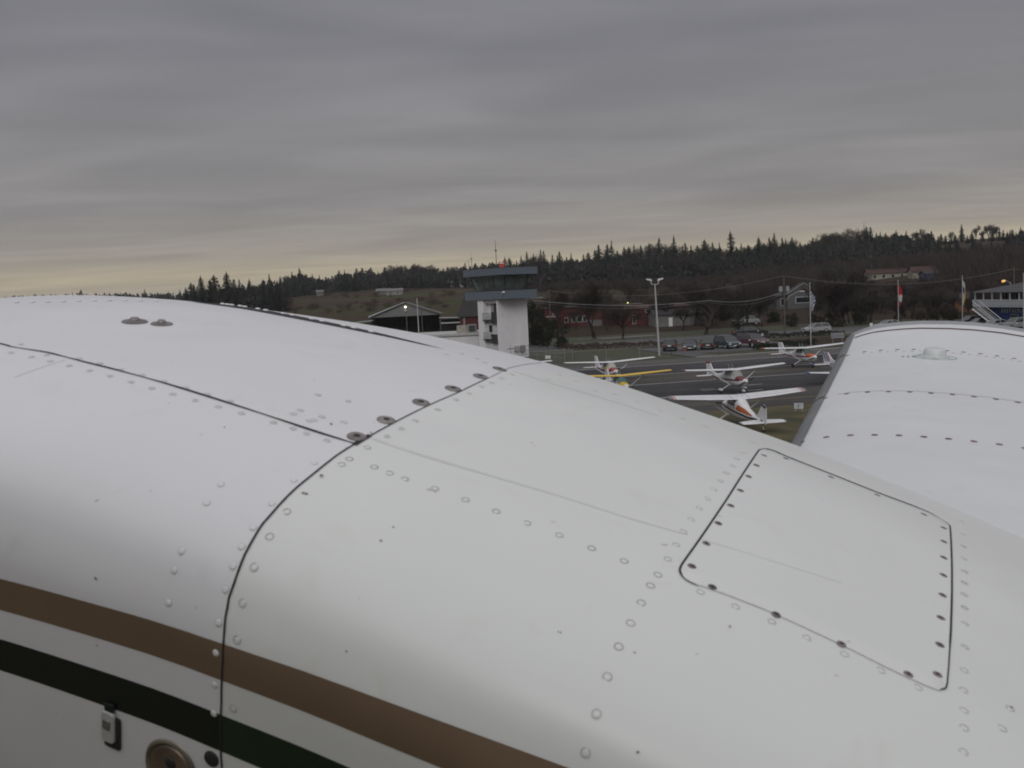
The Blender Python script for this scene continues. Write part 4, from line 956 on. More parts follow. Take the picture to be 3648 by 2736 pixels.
# ================================================================== BUILDINGS
def gable(name, loc, rz, L_, W_, hw, hr, mwall, mroof, label, wins=(), over=.4, axis='x', doors=(), cat='house', wm=None, chim=False):
    """ridge along local x; front wall at y=0"""
    E = empty(name, loc, rz, label, cat)
    mb = MB(); mb.poly([(0, 0, 0), (0, W_, 0), (0, W_, hw), (0, W_ / 2, hr - .05), (0, 0, hw)], (L_, 0, 0)); mb.build('wall', mwall, E)
    rf = MB(); k = (hr - hw) / (W_ / 2)
    for sgn in (0, 1):
        y0 = -over if not sgn else W_ + over; z0 = hw - k * over
        pts = [(-over, y0, z0 + .06), (-over, W_ / 2, hr + .06), (-over, W_ / 2, hr + .22), (-over, y0, z0 + .22)]
        rf.poly(pts, (L_ + 2 * over, 0, 0))
    r_ = rf.build('roof', mroof, E)
    if chim: mb = MB(); mb.box(L_ * .6, L_ * .6 + .8, W_ * .35, W_ * .35 + .7, hr - .8, hr + 1.2); mb.build('chimney', mat('chimney_brick', (.14, .08, .06), .9), r_)
    for face, a, b, z0, z1 in wins:
        mb = MB(); mb2 = MB()
        if face == 'f': mb.box(a - .08, b + .08, -.06, -.002, z0 - .08, z1 + .08); mb2.box(a, b, -.09, -.065, z0, z1)
        elif face == 'l': mb.box(-.06, -.002, a - .08, b + .08, z0 - .08, z1 + .08); mb2.box(-.09, -.065, a, b, z0, z1)
        else: mb.box(L_ + .002, L_ + .06, a - .08, b + .08, z0 - .08, z1 + .08); mb2.box(L_ + .065, L_ + .09, a, b, z0, z1)
        fo = mb.build('window', wm or M_white, E); mb2.build('pane', M_glass, fo)
    for a, b, z1, m in doors:
        mb = MB(); mb.box(a, b, -.07, -.003, 0, z1); mb.build('door', m, E)
    return E
M_red = mat('barn_red', (.075, .016, .014), .85, .25, .8)
M_roofd = mat('dark_shingle', (.030, .028, .030), .95, .2, 2)
M_roofg = mat('grey_metal_roof', (.20, .215, .23), .6, .1, .5)
M_roofr = mat('red_brown_roof', (.045, .018, .017), .9, .2, 1)
M_stone = mat('grey_siding', (.14, .135, .13), .9, .15, 1)
M_cream = mat('cream_siding', (.24, .23, .19), .85, .08, 1)
def place_b(px, py, zoff=0):
    p = ground(px, py); p.z = terr(p.x, p.y) + zoff; return p
# open hangar barn with gable towards us
pb = at(1318, 1100, 262); pb.z = 0
HB = empty('open_barn', pb, R(4), 'grey gabled open-fronted barn with a lit lamp at its peak', 'barn')
mb = MB(); mb.poly([(0, 0, 5.3), (18.4, 0, 5.3), (9.2, 0, 8.55)], (0, .3, 0)); mb.build('gable_wall', mat('weathered_grey_boards', (.15, .155, .155), .9, .15, 1, stretch=(6, 1, 1)), HB)
mb = MB(); mb.poly([(-.5, -.5, 5.2), (9.2, -.5, 8.75), (9.2, -.5, 8.95), (-.5, -.5, 5.42)], (0, 24, 0)); mb.poly([(18.9, -.5, 5.2), (9.2, -.5, 8.75), (9.2, -.5, 8.95), (18.9, -.5, 5.42)], (0, 24, 0)); mb.build('roof', mat('dark_metal_roof', (.07, .07, .072), .7), HB)
mb = MB(); mb.poly([(-.5, -.56, 5.42), (9.2, -.56, 8.96), (9.2, -.56, 9.1), (-.5, -.56, 5.75)], (0, .4, 0)); mb.build('bargeboard', mat('pale_trim', (.40, .42, .44), .6), HB)
for x in (.3, 9.4, 18.2): mb = MB(); mb.box(x - .12, x + .12, 0, .25, 0, 5.3); mb.build('post', M_wood, HB)
mb = MB(); mb.box(0, 18.4, 23, 23.2, 0, 5.3); mb.box(0, .2, .3, 23, 0, 5.3); mb.box(18.2, 18.4, .3, 23, 0, 5.3); mb.build('wall', mat('dark_boards', (.03, .028, .026), .95), HB)
mb = MB(); mb.tube([(9.3, -.75, 7.7), (9.3, -.55, 7.75)], [.24, .24], 10); mb.build('lamp', mat('lit_lamp', (1, .95, .8), emit=(1, .93, .65, 4)), HB)
mb = MB(); mb.box(9.0, 9.6, -.75, -.55, 6.75, 7.0); mb.build('lamp_bracket', M_white, HB)
LS = empty('lean_to_shed', at(1265, 1110, 255).xy.to_3d(), R(4), 'low metal-roofed lean-to at the left of the open barn', 'shed')
mb = MB(); mb.poly([(-3, 0, 4.1), (4.2, 0, 4.6), (4.2, 0, 4.75), (-3, 0, 4.25)], (0, 8, 0)); mb.build('roof', M_roofg, LS)
mb = MB(); mb.box(-2.8, 4.0, .3, 7.8, 0, 3.95); mb.build('wall', MATS['dark_boards'], LS)
SH = empty('long_shed', at(1562, 1110, 250).xy.to_3d(), R(-2), 'long low pale-roofed open shed between barn and red barn', 'shed')
mb = MB(); mb.poly([(0, 0, 4.6), (7, 0, 4.35), (7, 0, 4.5), (0, 0, 4.75)], (0, 6, 0)); mb.build('roof', M_roofg, SH)
mb = MB(); mb.box(0, 7, 5.5, 5.7, 0, 4.2); mb.build('wall', MATS['dark_boards'], SH)
mb = MB(); mb.box(.5, 7, -.05, .05, 3.2, 3.5); mb.build('crossbeam', M_galv, SH)
# red barn behind the tower
pb = at(1636, 1100, 215); pb.z = 0
gable('red_barn', pb, R(-30), 6.5, 6.5, 5.9, 10.1, M_red, M_roofd, 'steep dark-roofed red barn half hidden by the control tower', [('f', 1, 1.2, 2.2, 5.4)], cat='barn')
mb = MB()
# long red building right of the tower
pb = place_b(1925, 1178)
RB = gable('red_building', pb, R(4), 27, 9, 4.9, 5.1, M_red, mat('brown_felt_roof', (.045, .035, .03), .9), 'long red building with small white-framed windows behind bare trees', [('f', 6.6, 7.3, 1.2, 2.4), ('f', 8.4, 9.4, 1.2, 2.6), ('f', 9.8, 11.0, 1.2, 2.6), ('f', 11.3, 12.2, 1.2, 2.6), ('f', 3.4, 4.1, 3.3, 3.6)], cat='building')
mb = MB(); mb.box(12.5, 16, -2, -.05, 0, 1.5); mb.build('porch', M_stone, RB)
mb = MB(); mb.box(17.9, 18.2, -.12, -.01, 2.2, 4.4); mb.build('downpipe', M_white, RB)
pb = place_b(2235, 1168)
R2 = gable('red_gabled_building', pb, R(90 - 78), 18, 11, 4.3, 4.9, M_red, mat('red_felt_roof', (.05, .018, .015), .9), 'wide low-gabled red shed with a pale garage at its right', [('f', 1.5, 2.2, .6, 2.6), ('f', 5, 10, 3.3, 4.0)], cat='building', doors=((12.2, 17.8, 3.0, M_stone),))
pb = place_b(2335, 1168)
gable('grey_garage', pb, R(6), 13, 7, 2.9, 4.0, M_stone, M_roofd, 'low grey garage with a white door right of the red shed', [], cat='garage', doors=((3.4, 4.3, 2.2, M_white),))
# grey bungalow
pb = place_b(2768, 1128)
gable('grey_bungalow', pb, R(3), 10.5, 9, 3.6, 4.2, mat('bungalow_grey', (.085, .085, .09), .9, .1, 1), M_roofd, 'grey gabled bungalow behind the transformer pole and street lamp', [('f', 1.2, 3.0, 1.2, 3.0), ('f', 5.2, 9.0, 1.4, 3.2)], chim=False)
B2 = empty('porch_gable', pb + Vector((2.5, -2, 0)), R(3), 'front gable wing with pale trim on the grey bungalow', 'house')
mb = MB(); mb.poly([(0, 0, 0), (9, 0, 0), (9, 0, 4.2), (4.5, 0, 6.8), (0, 0, 4.2)], (0, 3, 0)); mb.build('wall', MATS['bungalow_grey'], B2)
mb = MB(); mb.poly([(-.6, -.3, 4.0), (4.5, -.3, 6.95), (4.5, -.3, 7.2), (-.6, -.3, 4.25)], (0, 3.3, 0)); mb.poly([(9.6, -.3, 4.0), (4.5, -.3, 6.95), (4.5, -.3, 7.2), (9.6, -.3, 4.25)], (0, 3.3, 0)); mb.build('roof', M_roofd, B2)
mb = MB(); mb.poly([(-.6, -.36, 4.1), (4.5, -.36, 7.05), (4.5, -.36, 7.2), (-.6, -.36, 4.25)], (0, .05, 0)); mb.poly([(9.6, -.36, 4.1), (4.5, -.36, 7.05), (4.5, -.36, 7.2), (9.6, -.36, 4.25)], (0, .05, 0)); mb.build('bargeboard', M_galv, B2)
mb = MB(); mb.box(2.2, 7.2, -.08, -.003, 1.6, 3.4); wo_ = mb.build('window', M_galv, B2); mb = MB(); mb.box(2.4, 7.0, -.11, -.085, 1.8, 3.2); mb.build('pane', M_glass, wo_)
# houses on the hill
def onhill(px, py):
    v = ray(px, py); k = math.hypot(v.x, v.y)
    for d in range(230, 900, 3):
        P_ = EYE + v * (d / k)
        if P_.z < terr(P_.x, P_.y): return Vector((P_.x, P_.y, terr(P_.x, P_.y) - .3)), d
    P_ = EYE + v * (640 / k); return Vector((P_.x, P_.y, terr(P_.x, P_.y) - .3)), 640
def hill_house(px, py, d, L_, hw, hr, mw, mr, label, rz=0, wins=3):
    p, dd = onhill(px, py + 14); k = dd / 400
    W_ = [('f', L_ * (k_ + .5) / (wins + .3), L_ * (k_ + .5) / (wins + .3) + 1.0, 1.0, 2.1) for k_ in range(wins)]
    e = gable('house', p, rz, L_, 7, 2.6, 2.6 + min(hr, 1.6), mw, mr, label, W_); e.location.z += .2; return e
hill_house(2965, 981, 330, 13, 3, 2.0, M_cream, M_roofd, 'cream house with a dark roof behind the spreading bare tree', R(-4), 2)
hill_house(3095, 988, 330, 14, 3, 2.2, M_cream, M_roofr, 'long cream house with a dull red roof on the hillside', R(-6), 4)
hill_house(3252, 982, 325, 8, 3, 1.8, M_cream, M_roofr, 'pale house with a low red-brown hipped roof above the red and white flag', R(-8), 1)
hill_house(3115, 967, 360, 4.5, 3, 1.2, M_roofg, M_roofg, 'small pale-roofed outbuilding among the hillside houses', R(-6), 0)
hill_house(3300, 992, 320, 5, 3, 1.0, mat('blue_siding', (.04, .07, .13), .8), M_roofd, 'small blue shed right of the red-roofed hillside house', R(-4), 0)
hill_house(1342, 1040, 560, 7, 3, 1.2, M_stone, M_stone, 'left of two grey farm buildings below the wood', R(5), 1)
hill_house(1376, 1040, 565, 9, 3, 1.2, mat('light_grey', (.2, .2, .2), .8), M_stone, 'right of two grey farm buildings below the wood', R(5), 2)
hill_house(1412, 1006, 620, 6, 3, 1.6, M_white, M_roofd, 'small white house at the edge of the wood above the grey farm', R(5), 1)
hill_house(1586, 994, 640, 5.5, 3, 1.3, M_white, M_roofg, 'tiny white cottage at the top of the fields', R(3), 1)
hill_house(1638, 986, 630, 9, 3, 1.8, M_white, M_stone, 'white two-storey farmhouse just left of the tower cab', R(3), 3)
hill_house(800, 1068, 430, 4.5, 3, 1.8, M_white, M_roofd, 'white gabled cottage below the tall conifers at the left', R(40), 1)
hill_house(1128, 1042, 590, 4, 3, 1.0, M_stone, M_stone, 'small grey hut below the wood left of the fields', R(5), 0)
# orange shed
pb = place_b(3346, 1128)
gable('orange_shed', pb, R(2), 10, 6, 3.2, 4.6, mat('orange_boards', (.13, .055, .022), .85, .15, 1), M_roofd, 'orange-brown wooden building with dark roof behind the right flagpole', [('f', 1.2, 2.6, 1.0, 3.0)], cat='shed')
# restaurant
pr_ = ground(3535, 1162)
RS = empty('restaurant', pr_, R(-78), 'two-storey blue and white restaurant with balcony and outside stair', 'restaurant')
M_blue = mat('royal_blue_wall', (.010, .045, .17), .7, .1, 1)
M_bwhite = mat('balcony_white', (.34, .36, .38), .7, .05, 1)
mb = MB(); mb.box(0, 22, 0, 14, 0, 3.6); mb.build('lower_wall', M_blue, RS)
mb = MB(); mb.box(.5, 22, 1.6, 14, 3.6, 6.3); mb.build('upper_wall', mat('upper_grey_blue', (.10, .12, .15), .8), RS)
mb = MB(); mb.poly([(-2.8, -1.9, 6.3), (23, -1.9, 6.3), (23, 16, 6.3), (-2.8, 16, 6.3)], (0, 0, .14)); rf = mb.build('roof', M_roofg, RS)
mb = MB(); mb.add([(-2.8, -1.9, 6.45), (23, -1.9, 6.45), (23, 16, 6.45), (-2.8, 16, 6.45), (5, 7, 8.4), (16, 7, 8.4)], [(0, 1, 5, 4), (1, 2, 5), (2, 3, 4, 5), (3, 0, 4)]); mb.build('shingles', mat('roof_shingle_grey', (.05, .05, .055), .9), rf)
mb = MB(); mb.box(-3.0, 22, -1.8, 1.6, 3.6, 3.85); bl = mb.build('balcony', M_bwhite, RS)
mb = MB(); mb.box(-3.0, 22, -1.82, -1.76, 3.9, 4.85); mb.box(-3.04, -2.98, -1.8, 1.6, 3.9, 4.85); mb.build('railing_panel', M_bwhite, bl)
mb = MB(); mb.box(-3.1, 22, -1.88, -1.70, 4.86, 4.95); mb.build('handrail', M_white, bl)
for k in range(9): mb = MB(); x = -2.6 + k * 2.3; mb.box(x - .1, x + .1, -1.7, -1.5, 3.86, 6.3); mb.build('balcony_post', M_bwhite, RS)
for k in range(9):
    x = .9 + k * 1.7; mb = MB(); mb.box(x - .08, x + 1.38, 1.52, 1.597, 4.1, 6.1); f_ = mb.build('window', M_bwhite, RS); mb = MB(); mb.box(x, x + 1.3, 1.46, 1.51, 4.2, 6.0); mb.build('pane', M_glass, f_)
mb = MB()
for k in range(16): mb.box(-1.2 + k * .42, -.7 + k * .42, -3.2, -2.0, 3.35 - k * .225, 3.45 - k * .225)
st = mb.build('staircase', M_bwhite, RS)
for y in (-3.25, -1.95):
    mb = MB(); mb.tube([(-1.2, y, 4.75), (5.6, y, 1.1)], .06, 5); mb.tube([(-1.2, y, 4.2), (5.6, y, .55)], .03, 4); mb.tube([(-1.2, y, 3.3), (5.6, y, -.1)], .12, 5); mb.build('stair_rail', M_white, st)
for x0 in (4.9, 8.7):
    mb = MB(); mb.box(x0 - .1, x0 + 1.9, -.08, -.003, 1.0, 2.3); f_ = mb.build('window', M_bwhite, RS); mb = MB(); mb.box(x0, x0 + 1.8, -.12, -.085, 1.1, 2.2); mb.build('pane', M_glass, f_)
mb = MB(); mb.box(8.95, 9.9, -.16, -.125, 1.35, 2.1); mb.build('pink_sign', mat('lit_pink_sign', (.7, .05, .25), emit=(1, .06, .3, .35)), RS)
def text(s, size, loc, rot, m, parent, name='lettering', ext=.03, sx=1):
    c = bpy.data.curves.new(name, 'FONT'); c.body = s; c.size = size; c.extrude = ext; c.space_character = 1.25
    t = bpy.data.objects.new('tmp', c); COL.objects.link(t); bpy.context.view_layer.update()
    me = bpy.data.meshes.new_from_object(t.evaluated_get(bpy.context.evaluated_depsgraph_get())); me.name = name
    bpy.data.objects.remove(t); me.materials.clear(); me.materials.append(m)
    o = bpy.data.objects.new(name, me); COL.objects.link(o); o.parent = parent; o.location = loc; o.rotation_euler = rot; o.scale = (sx, 1, 1); return o
text('RESTAURANT', 1.0, (2.5, -.08, 2.55), (R(90), 0, 0), mat('letter_white', (.5, .5, .5), .6), RS)
# ================================================================== POLES, LAMPS, FLAGS, FENCES
def pole_at(px, ybase, ytop, r0, r1, m, name, label, cat, lean=0.0, part='pole'):
    b = ground(px, ybase); E = empty(name, b, 0, label, cat)
    D = math.hypot(b.x, b.y); v = ray(px, ytop); h = H + v.z * D / math.hypot(v.x, v.y)
    mb = MB(); mb.tube([(0, 0, 0), (lean * h, 0, h)], [r0, r1], 10); mb.build(part, m, E, smooth=True, auto=50); return E, h, D
E_, h, D = pole_at(2349, 1267, 1012, .17, .10, M_galv, 'light_pole', 'tall grey steel light pole with two angled floodlight heads by the car park', 'light pole', -.03)
x0 = -.03 * h
mb = MB(); mb.tube([(x0 - .5, 0, h), (x0 + .5, 0, h)], .05, 6); mb.build('crossarm', M_galv, E_)
for s in (-1, 1):
    mb = MB(); mb.tube([(x0 + s * .45, 0, h), (x0 + s * .62, 0, h + .5)], .05, 6); mb.poly([(x0 + s * .4, -.2, h + .45), (x0 + s * 1.25, -.2, h + .72), (x0 + s * 1.2, -.2, h + .9), (x0 + s * .5, -.2, h + .78)], (0, .45, 0)); mb.build('floodlight', M_white, E_)
E_, h, D = pole_at(1965, 1205, 1035, .16, .11, M_wood, 'utility_pole', 'wooden utility pole with crossarm right of the control tower', 'utility pole', -.015); hU1 = h; UA = E_.location.copy()
mb = MB(); mb.box(-1.1, 1.1, -.06, .06, 4.6, 4.75); mb.build('crossarm', M_galv, E_)
E_, h, D = pole_at(2797, 1200, 982, .17, .12, M_wood, 'utility_pole', 'wooden utility pole carrying two grey transformers and a street lamp arm', 'utility pole'); hU2 = h; UB = E_.location.copy()
zt = h - (1020 - 982) * D / FPX
for s in (-1, 1):
    mb = MB(); mb.cyl((s * .62, 0, zt - .35), (0, 0, 1), .33, .95, 14); mb.build('transformer', mat('transformer_grey', (.26, .28, .30), .5), E_, smooth=True, auto=40)
mb = MB(); mb.tube([(0, 0, zt - 2.8), (.9, -.2, zt - 1.7), (2.3, -.4, zt - .95), (2.9, -.4, zt - .9)], .045, 6); mb.build('lamp_arm', M_galv, E_)
mb = MB(); mb.box(2.7, 3.5, -.55, -.25, zt - 1.0, zt - .85); mb.build('lamp_head', M_white, E_)
E_, h, D = pole_at(3612, 1150, 950, .15, .1, M_wood, 'utility_pole', 'thin utility pole behind the restaurant at the far right', 'utility pole'); hU3 = h; UC = E_.location.copy()
mb = MB(); mb.box(-1.2, 1.2, -.06, .06, h - .6, h - .45); mb.build('crossarm', M_wood, E_)
E_, h, D = pole_at(1497, 1275, 1062, .10, .07, M_galv, 'light_mast', 'slim white pole in front of the open barn', 'pole')
E_, h, D = pole_at(1508, 1225, 1096, .12, .09, M_wood, 'wooden_post', 'brown wooden post just right of the slim white pole', 'post')
E_, h, D = pole_at(3646, 1190, 972, .08, .06, mat('pole_white', (.4, .41, .42), .5), 'sign_mast', 'pale mast at the right edge in front of the restaurant', 'pole')
E_, h, D = pole_at(2239, 1150, 1080, .08, .06, M_wood, 'yard_light', 'yard light glowing yellow-green above the red sheds', 'lamp')
mb = MB(); mb.cyl((0, 0, h + .1), (0, 0, 1), .22, .3, 10); mb.build('lamp_head', mat('lit_greenish_lamp', (.9, 1, .4), emit=(.8, 1, .25, 1.2)), E_)
E_, h, D = pole_at(3600, 1145, 1005, .08, .06, M_galv, 'street_lamp', 'street lamp glowing orange above the restaurant roof', 'street lamp')
mb = MB(); mb.tube([(0, 0, h - .3), (-.7, 0, h + .3), (-1.2, 0, h + .35)], .05, 6); mb.build('lamp_arm', M_galv, E_)
mb = MB(); mb.tube([(-1.1, 0, h + .3), (-1.65, 0, h + .22)], [.2, .26], 8); mb.build('lamp_head', mat('lit_orange_lamp', (1, .6, .2), emit=(1, .5, .12, .6)), E_)
def flagpole(px, yb, yt, label, bands, z0off, ln, wd, seed, name='flagpole'):
    E, h, D = pole_at(px, yb, yt, .07, .045, MATS['pole_white'], name, label, 'flagpole')
    mb = MB(); mb.cyl((0, 0, h + .06), (0, 0, 1), .09, .14, 8); mb.build('finial', MATS['pole_white'], E)
    g = random.Random(seed); b = bpy.data.objects
    F_ = MB(); n = 12; rows = []
    for i in range(n + 1):
        f = i / n; z = h - z0off - f * ln; ww = wd * (.35 + .65 * math.sin(math.pi * min(1, f * 1.05 + .08)) ** .7); row = []
        for k in range(9):
            q = k / 8; row.append((.06 + ww * q + .05 * math.sin(f * 7 + seed), .12 * math.sin(q * 9 + f * 4 + seed), z - .55 * q * (1 - f * .4)))
        rows.append(row)
    o0 = len(F_.v)
    for r_ in rows: F_.v += r_
    for i in range(n):
        for k in range(8):
            F_.f.append((i * 9 + k, i * 9 + k + 1, (i + 1) * 9 + k + 1, (i + 1) * 9 + k)); F_.mi.append(bands(i / n, k / 8))
    F_.build('flag', FM, E, smooth=True, fix=False); return E
FM = [mat('flag_red', (.32, .012, .015), .8), mat('flag_white', (.42, .42, .43), .8), mat('flag_blue', (.03, .06, .20), .8), mat('flag_yellow', (.42, .26, .04), .8), mat('flag_dark', (.05, .06, .08), .8)]
flagpole(2889, 1237, 1010, 'white flagpole by the airfield with a limp blue-grey and white striped flag', lambda f, q: (1, 2, 1, 4)[int((f * 6 + q * 2.5) * 1.6) % 4], 1.1, 2.9, .75, 1)
flagpole(3201, 1178, 1000, 'flagpole with a limp red and white flag behind the grey wing tip', lambda f, q: 0 if f + q * .15 < .46 or f > .74 else 1, .7, 3.9, .75, 2)
flagpole(3429, 1176, 985, 'rightmost flagpole with a limp white, blue and yellow flag', lambda f, q: 1 if f < .2 else (2 if f < .42 and q < .6 else (3 if q > .35 and f < .85 else 1)), .6, 4.2, .55, 3)
# wires
def wire(name, label, pts, sag, r_=.02, m=None, group=None):
    mb = MB()
    for a, b in zip(pts, pts[1:]):
        a, b = Vector(a), Vector(b); mb.tube([a.lerp(b, k / 14) - Vector((0, 0, sag * 4 * (k / 14) * (1 - k / 14))) for k in range(15)], r_, 4, cap=False)
    return tag(mb.build(name, m or M_galv), label, 'power line', group)
M_wire = mat('wire_grey', (.16, .155, .15), .6)
tl = T.matrix_basis @ Vector((sx1, sy0, 9.1)); tl2 = T.matrix_basis @ Vector((sx1, sy0 + .3, 8.9))
pa = UA + Vector((0, 0, 7.3)); pbb = UB + Vector((-.3, 0, zt - .9)); pd = at(2527, 1070, 175)
wire('power_line', 'lower pale cable sagging from the tower to the transformer pole', [tl, pd, pbb], .9, .026, M_galv)
wire('power_line', 'thinner cable just below the pale one, tower to transformer pole', [tl2, pd - Vector((0, 0, .25)), pbb - Vector((0, 0, .3))], 1.2, .02, M_wire)
wire('power_line', 'faint high wire crossing before the dark wood to the transformer pole', [UA + Vector((-20, 5, hU1 - .1)), UA + Vector((0, 0, hU1)), UB + Vector((0, 0, hU2)), UC + Vector((0, 0, hU3 - .4))], 2.2, .03, M_wire)
# fences
M_fen = mat('dull_fence_steel', (.20, .21, .21), .6, .1)
def fence(name, label, P_, h, step, m=M_fen, rails=(1.0,), mesh=True):
    pts = [ground(*q) for q in P_]; E = empty(name, pts[0], 0, label, 'fence'); o = pts[0]
    for a, b in zip(pts, pts[1:]):
        n = max(1, round((b - a).length / step))
        for k in range(n + 1):
            if k == 0 and a != pts[0]: continue
            p = a.lerp(b, k / n) - o; q = MB(); q.tube([p, p + Vector((0, 0, h + .06))], .032, 6); q.build('post', m, E)
        for f in rails: q = MB(); q.tube([a - o + Vector((0, 0, h * f)), b - o + Vector((0, 0, h * f))], .022, 5); q.build('rail', m, E)
        if mesh:
            q = MB(); L_ = (b - a).length; d = (b - a).normalized(); nn = int(L_ / .35)
            for k in range(nn):
                for s in (1, -1):
                    x0 = k * .35; x1 = x0 + s * h * .9
                    if 0 <= x1 <= L_: 
                        A, B = a - o + d * x0, a - o + d * x1 + Vector((0, 0, h)); w_ = d * .006
                        q.add([A - w_, A + w_, B + w_, B - w_], [(0, 1, 2, 3)])
            q.build('wire_mesh', m, E, fix=False)
    return E
fence('chain_link_fence', 'long chain-link fence along the apron right of the tower', [(1850, 1311), (2041, 1298), (2393, 1270)], 1.75, 6.0, rails=(1.0, .03))
fence('chain_link_fence', 'dark chain-link fence along the kerb before the car park', [(2393, 1270), (2560, 1262), (2760, 1251), (3030, 1236)], 1.75, 7.0, M_dark, rails=(1.0,))
fence('chain_link_fence', 'square chain-link gate enclosure at the foot of the tower', [(1858, 1275), (1885, 1276), (2013, 1290), (2013, 1296)], 2.0, 3.0, rails=(1.0, .6, .3))
fence('chain_link_fence', 'far chain-link fence beside the road right of the tower', [(2035, 1240), (2286, 1230)], 1.6, 9.0)
def signboard(name, label, px, py, z0, w_, h_, m, txt=None, tm=None, rz=0, ts=.5, cat='sign'):
    b = ground(px, py); E = empty(name, b, rz, label, cat)
    for s in (-.35, .35): q = MB(); q.tube([(s * w_, .03, 0), (s * w_, .03, z0 + h_)], .03, 5); q.build('post', M_galv, E)
    q = MB(); q.box(-w_ / 2, w_ / 2, -.03, .0, z0, z0 + h_); bo = q.build('board', m, E)
    if txt: text(txt, ts, (-.17 * ts * len(txt) / .5 * .9, -.045, z0 + h_ * .18), (R(90), 0, 0), tm, E, 'lettering', .01)
    return E
signboard('taxiway_sign', 'small white marker sign on the grass beside the foreground wing', 2846, 1466, .22, .72, .46, mat('sign_white', (.42, .43, .46), .6), '1', mat('sign_blue_black', (.03, .03, .05), .6), R(-18), .42)
signboard('notice_board', 'large blank pale board behind the fence near the wing', 2984, 1225, .9, 2.1, .85, mat('board_grey', (.20, .21, .23), .7), None)
signboard('road_sign', 'small white upright sign left of the wing tip by the road', 3104, 1178, .7, .55, .75, M_white, None)
signboard('fence_sign', 'small white notice on the apron fence right of the tower', 1953, 1302, .95, .75, .45, M_white, None)
signboard('road_sign', 'round-cornered white sign at the foot of the restaurant stair', 3484, 1165, .7, .4, .9, M_white, None)

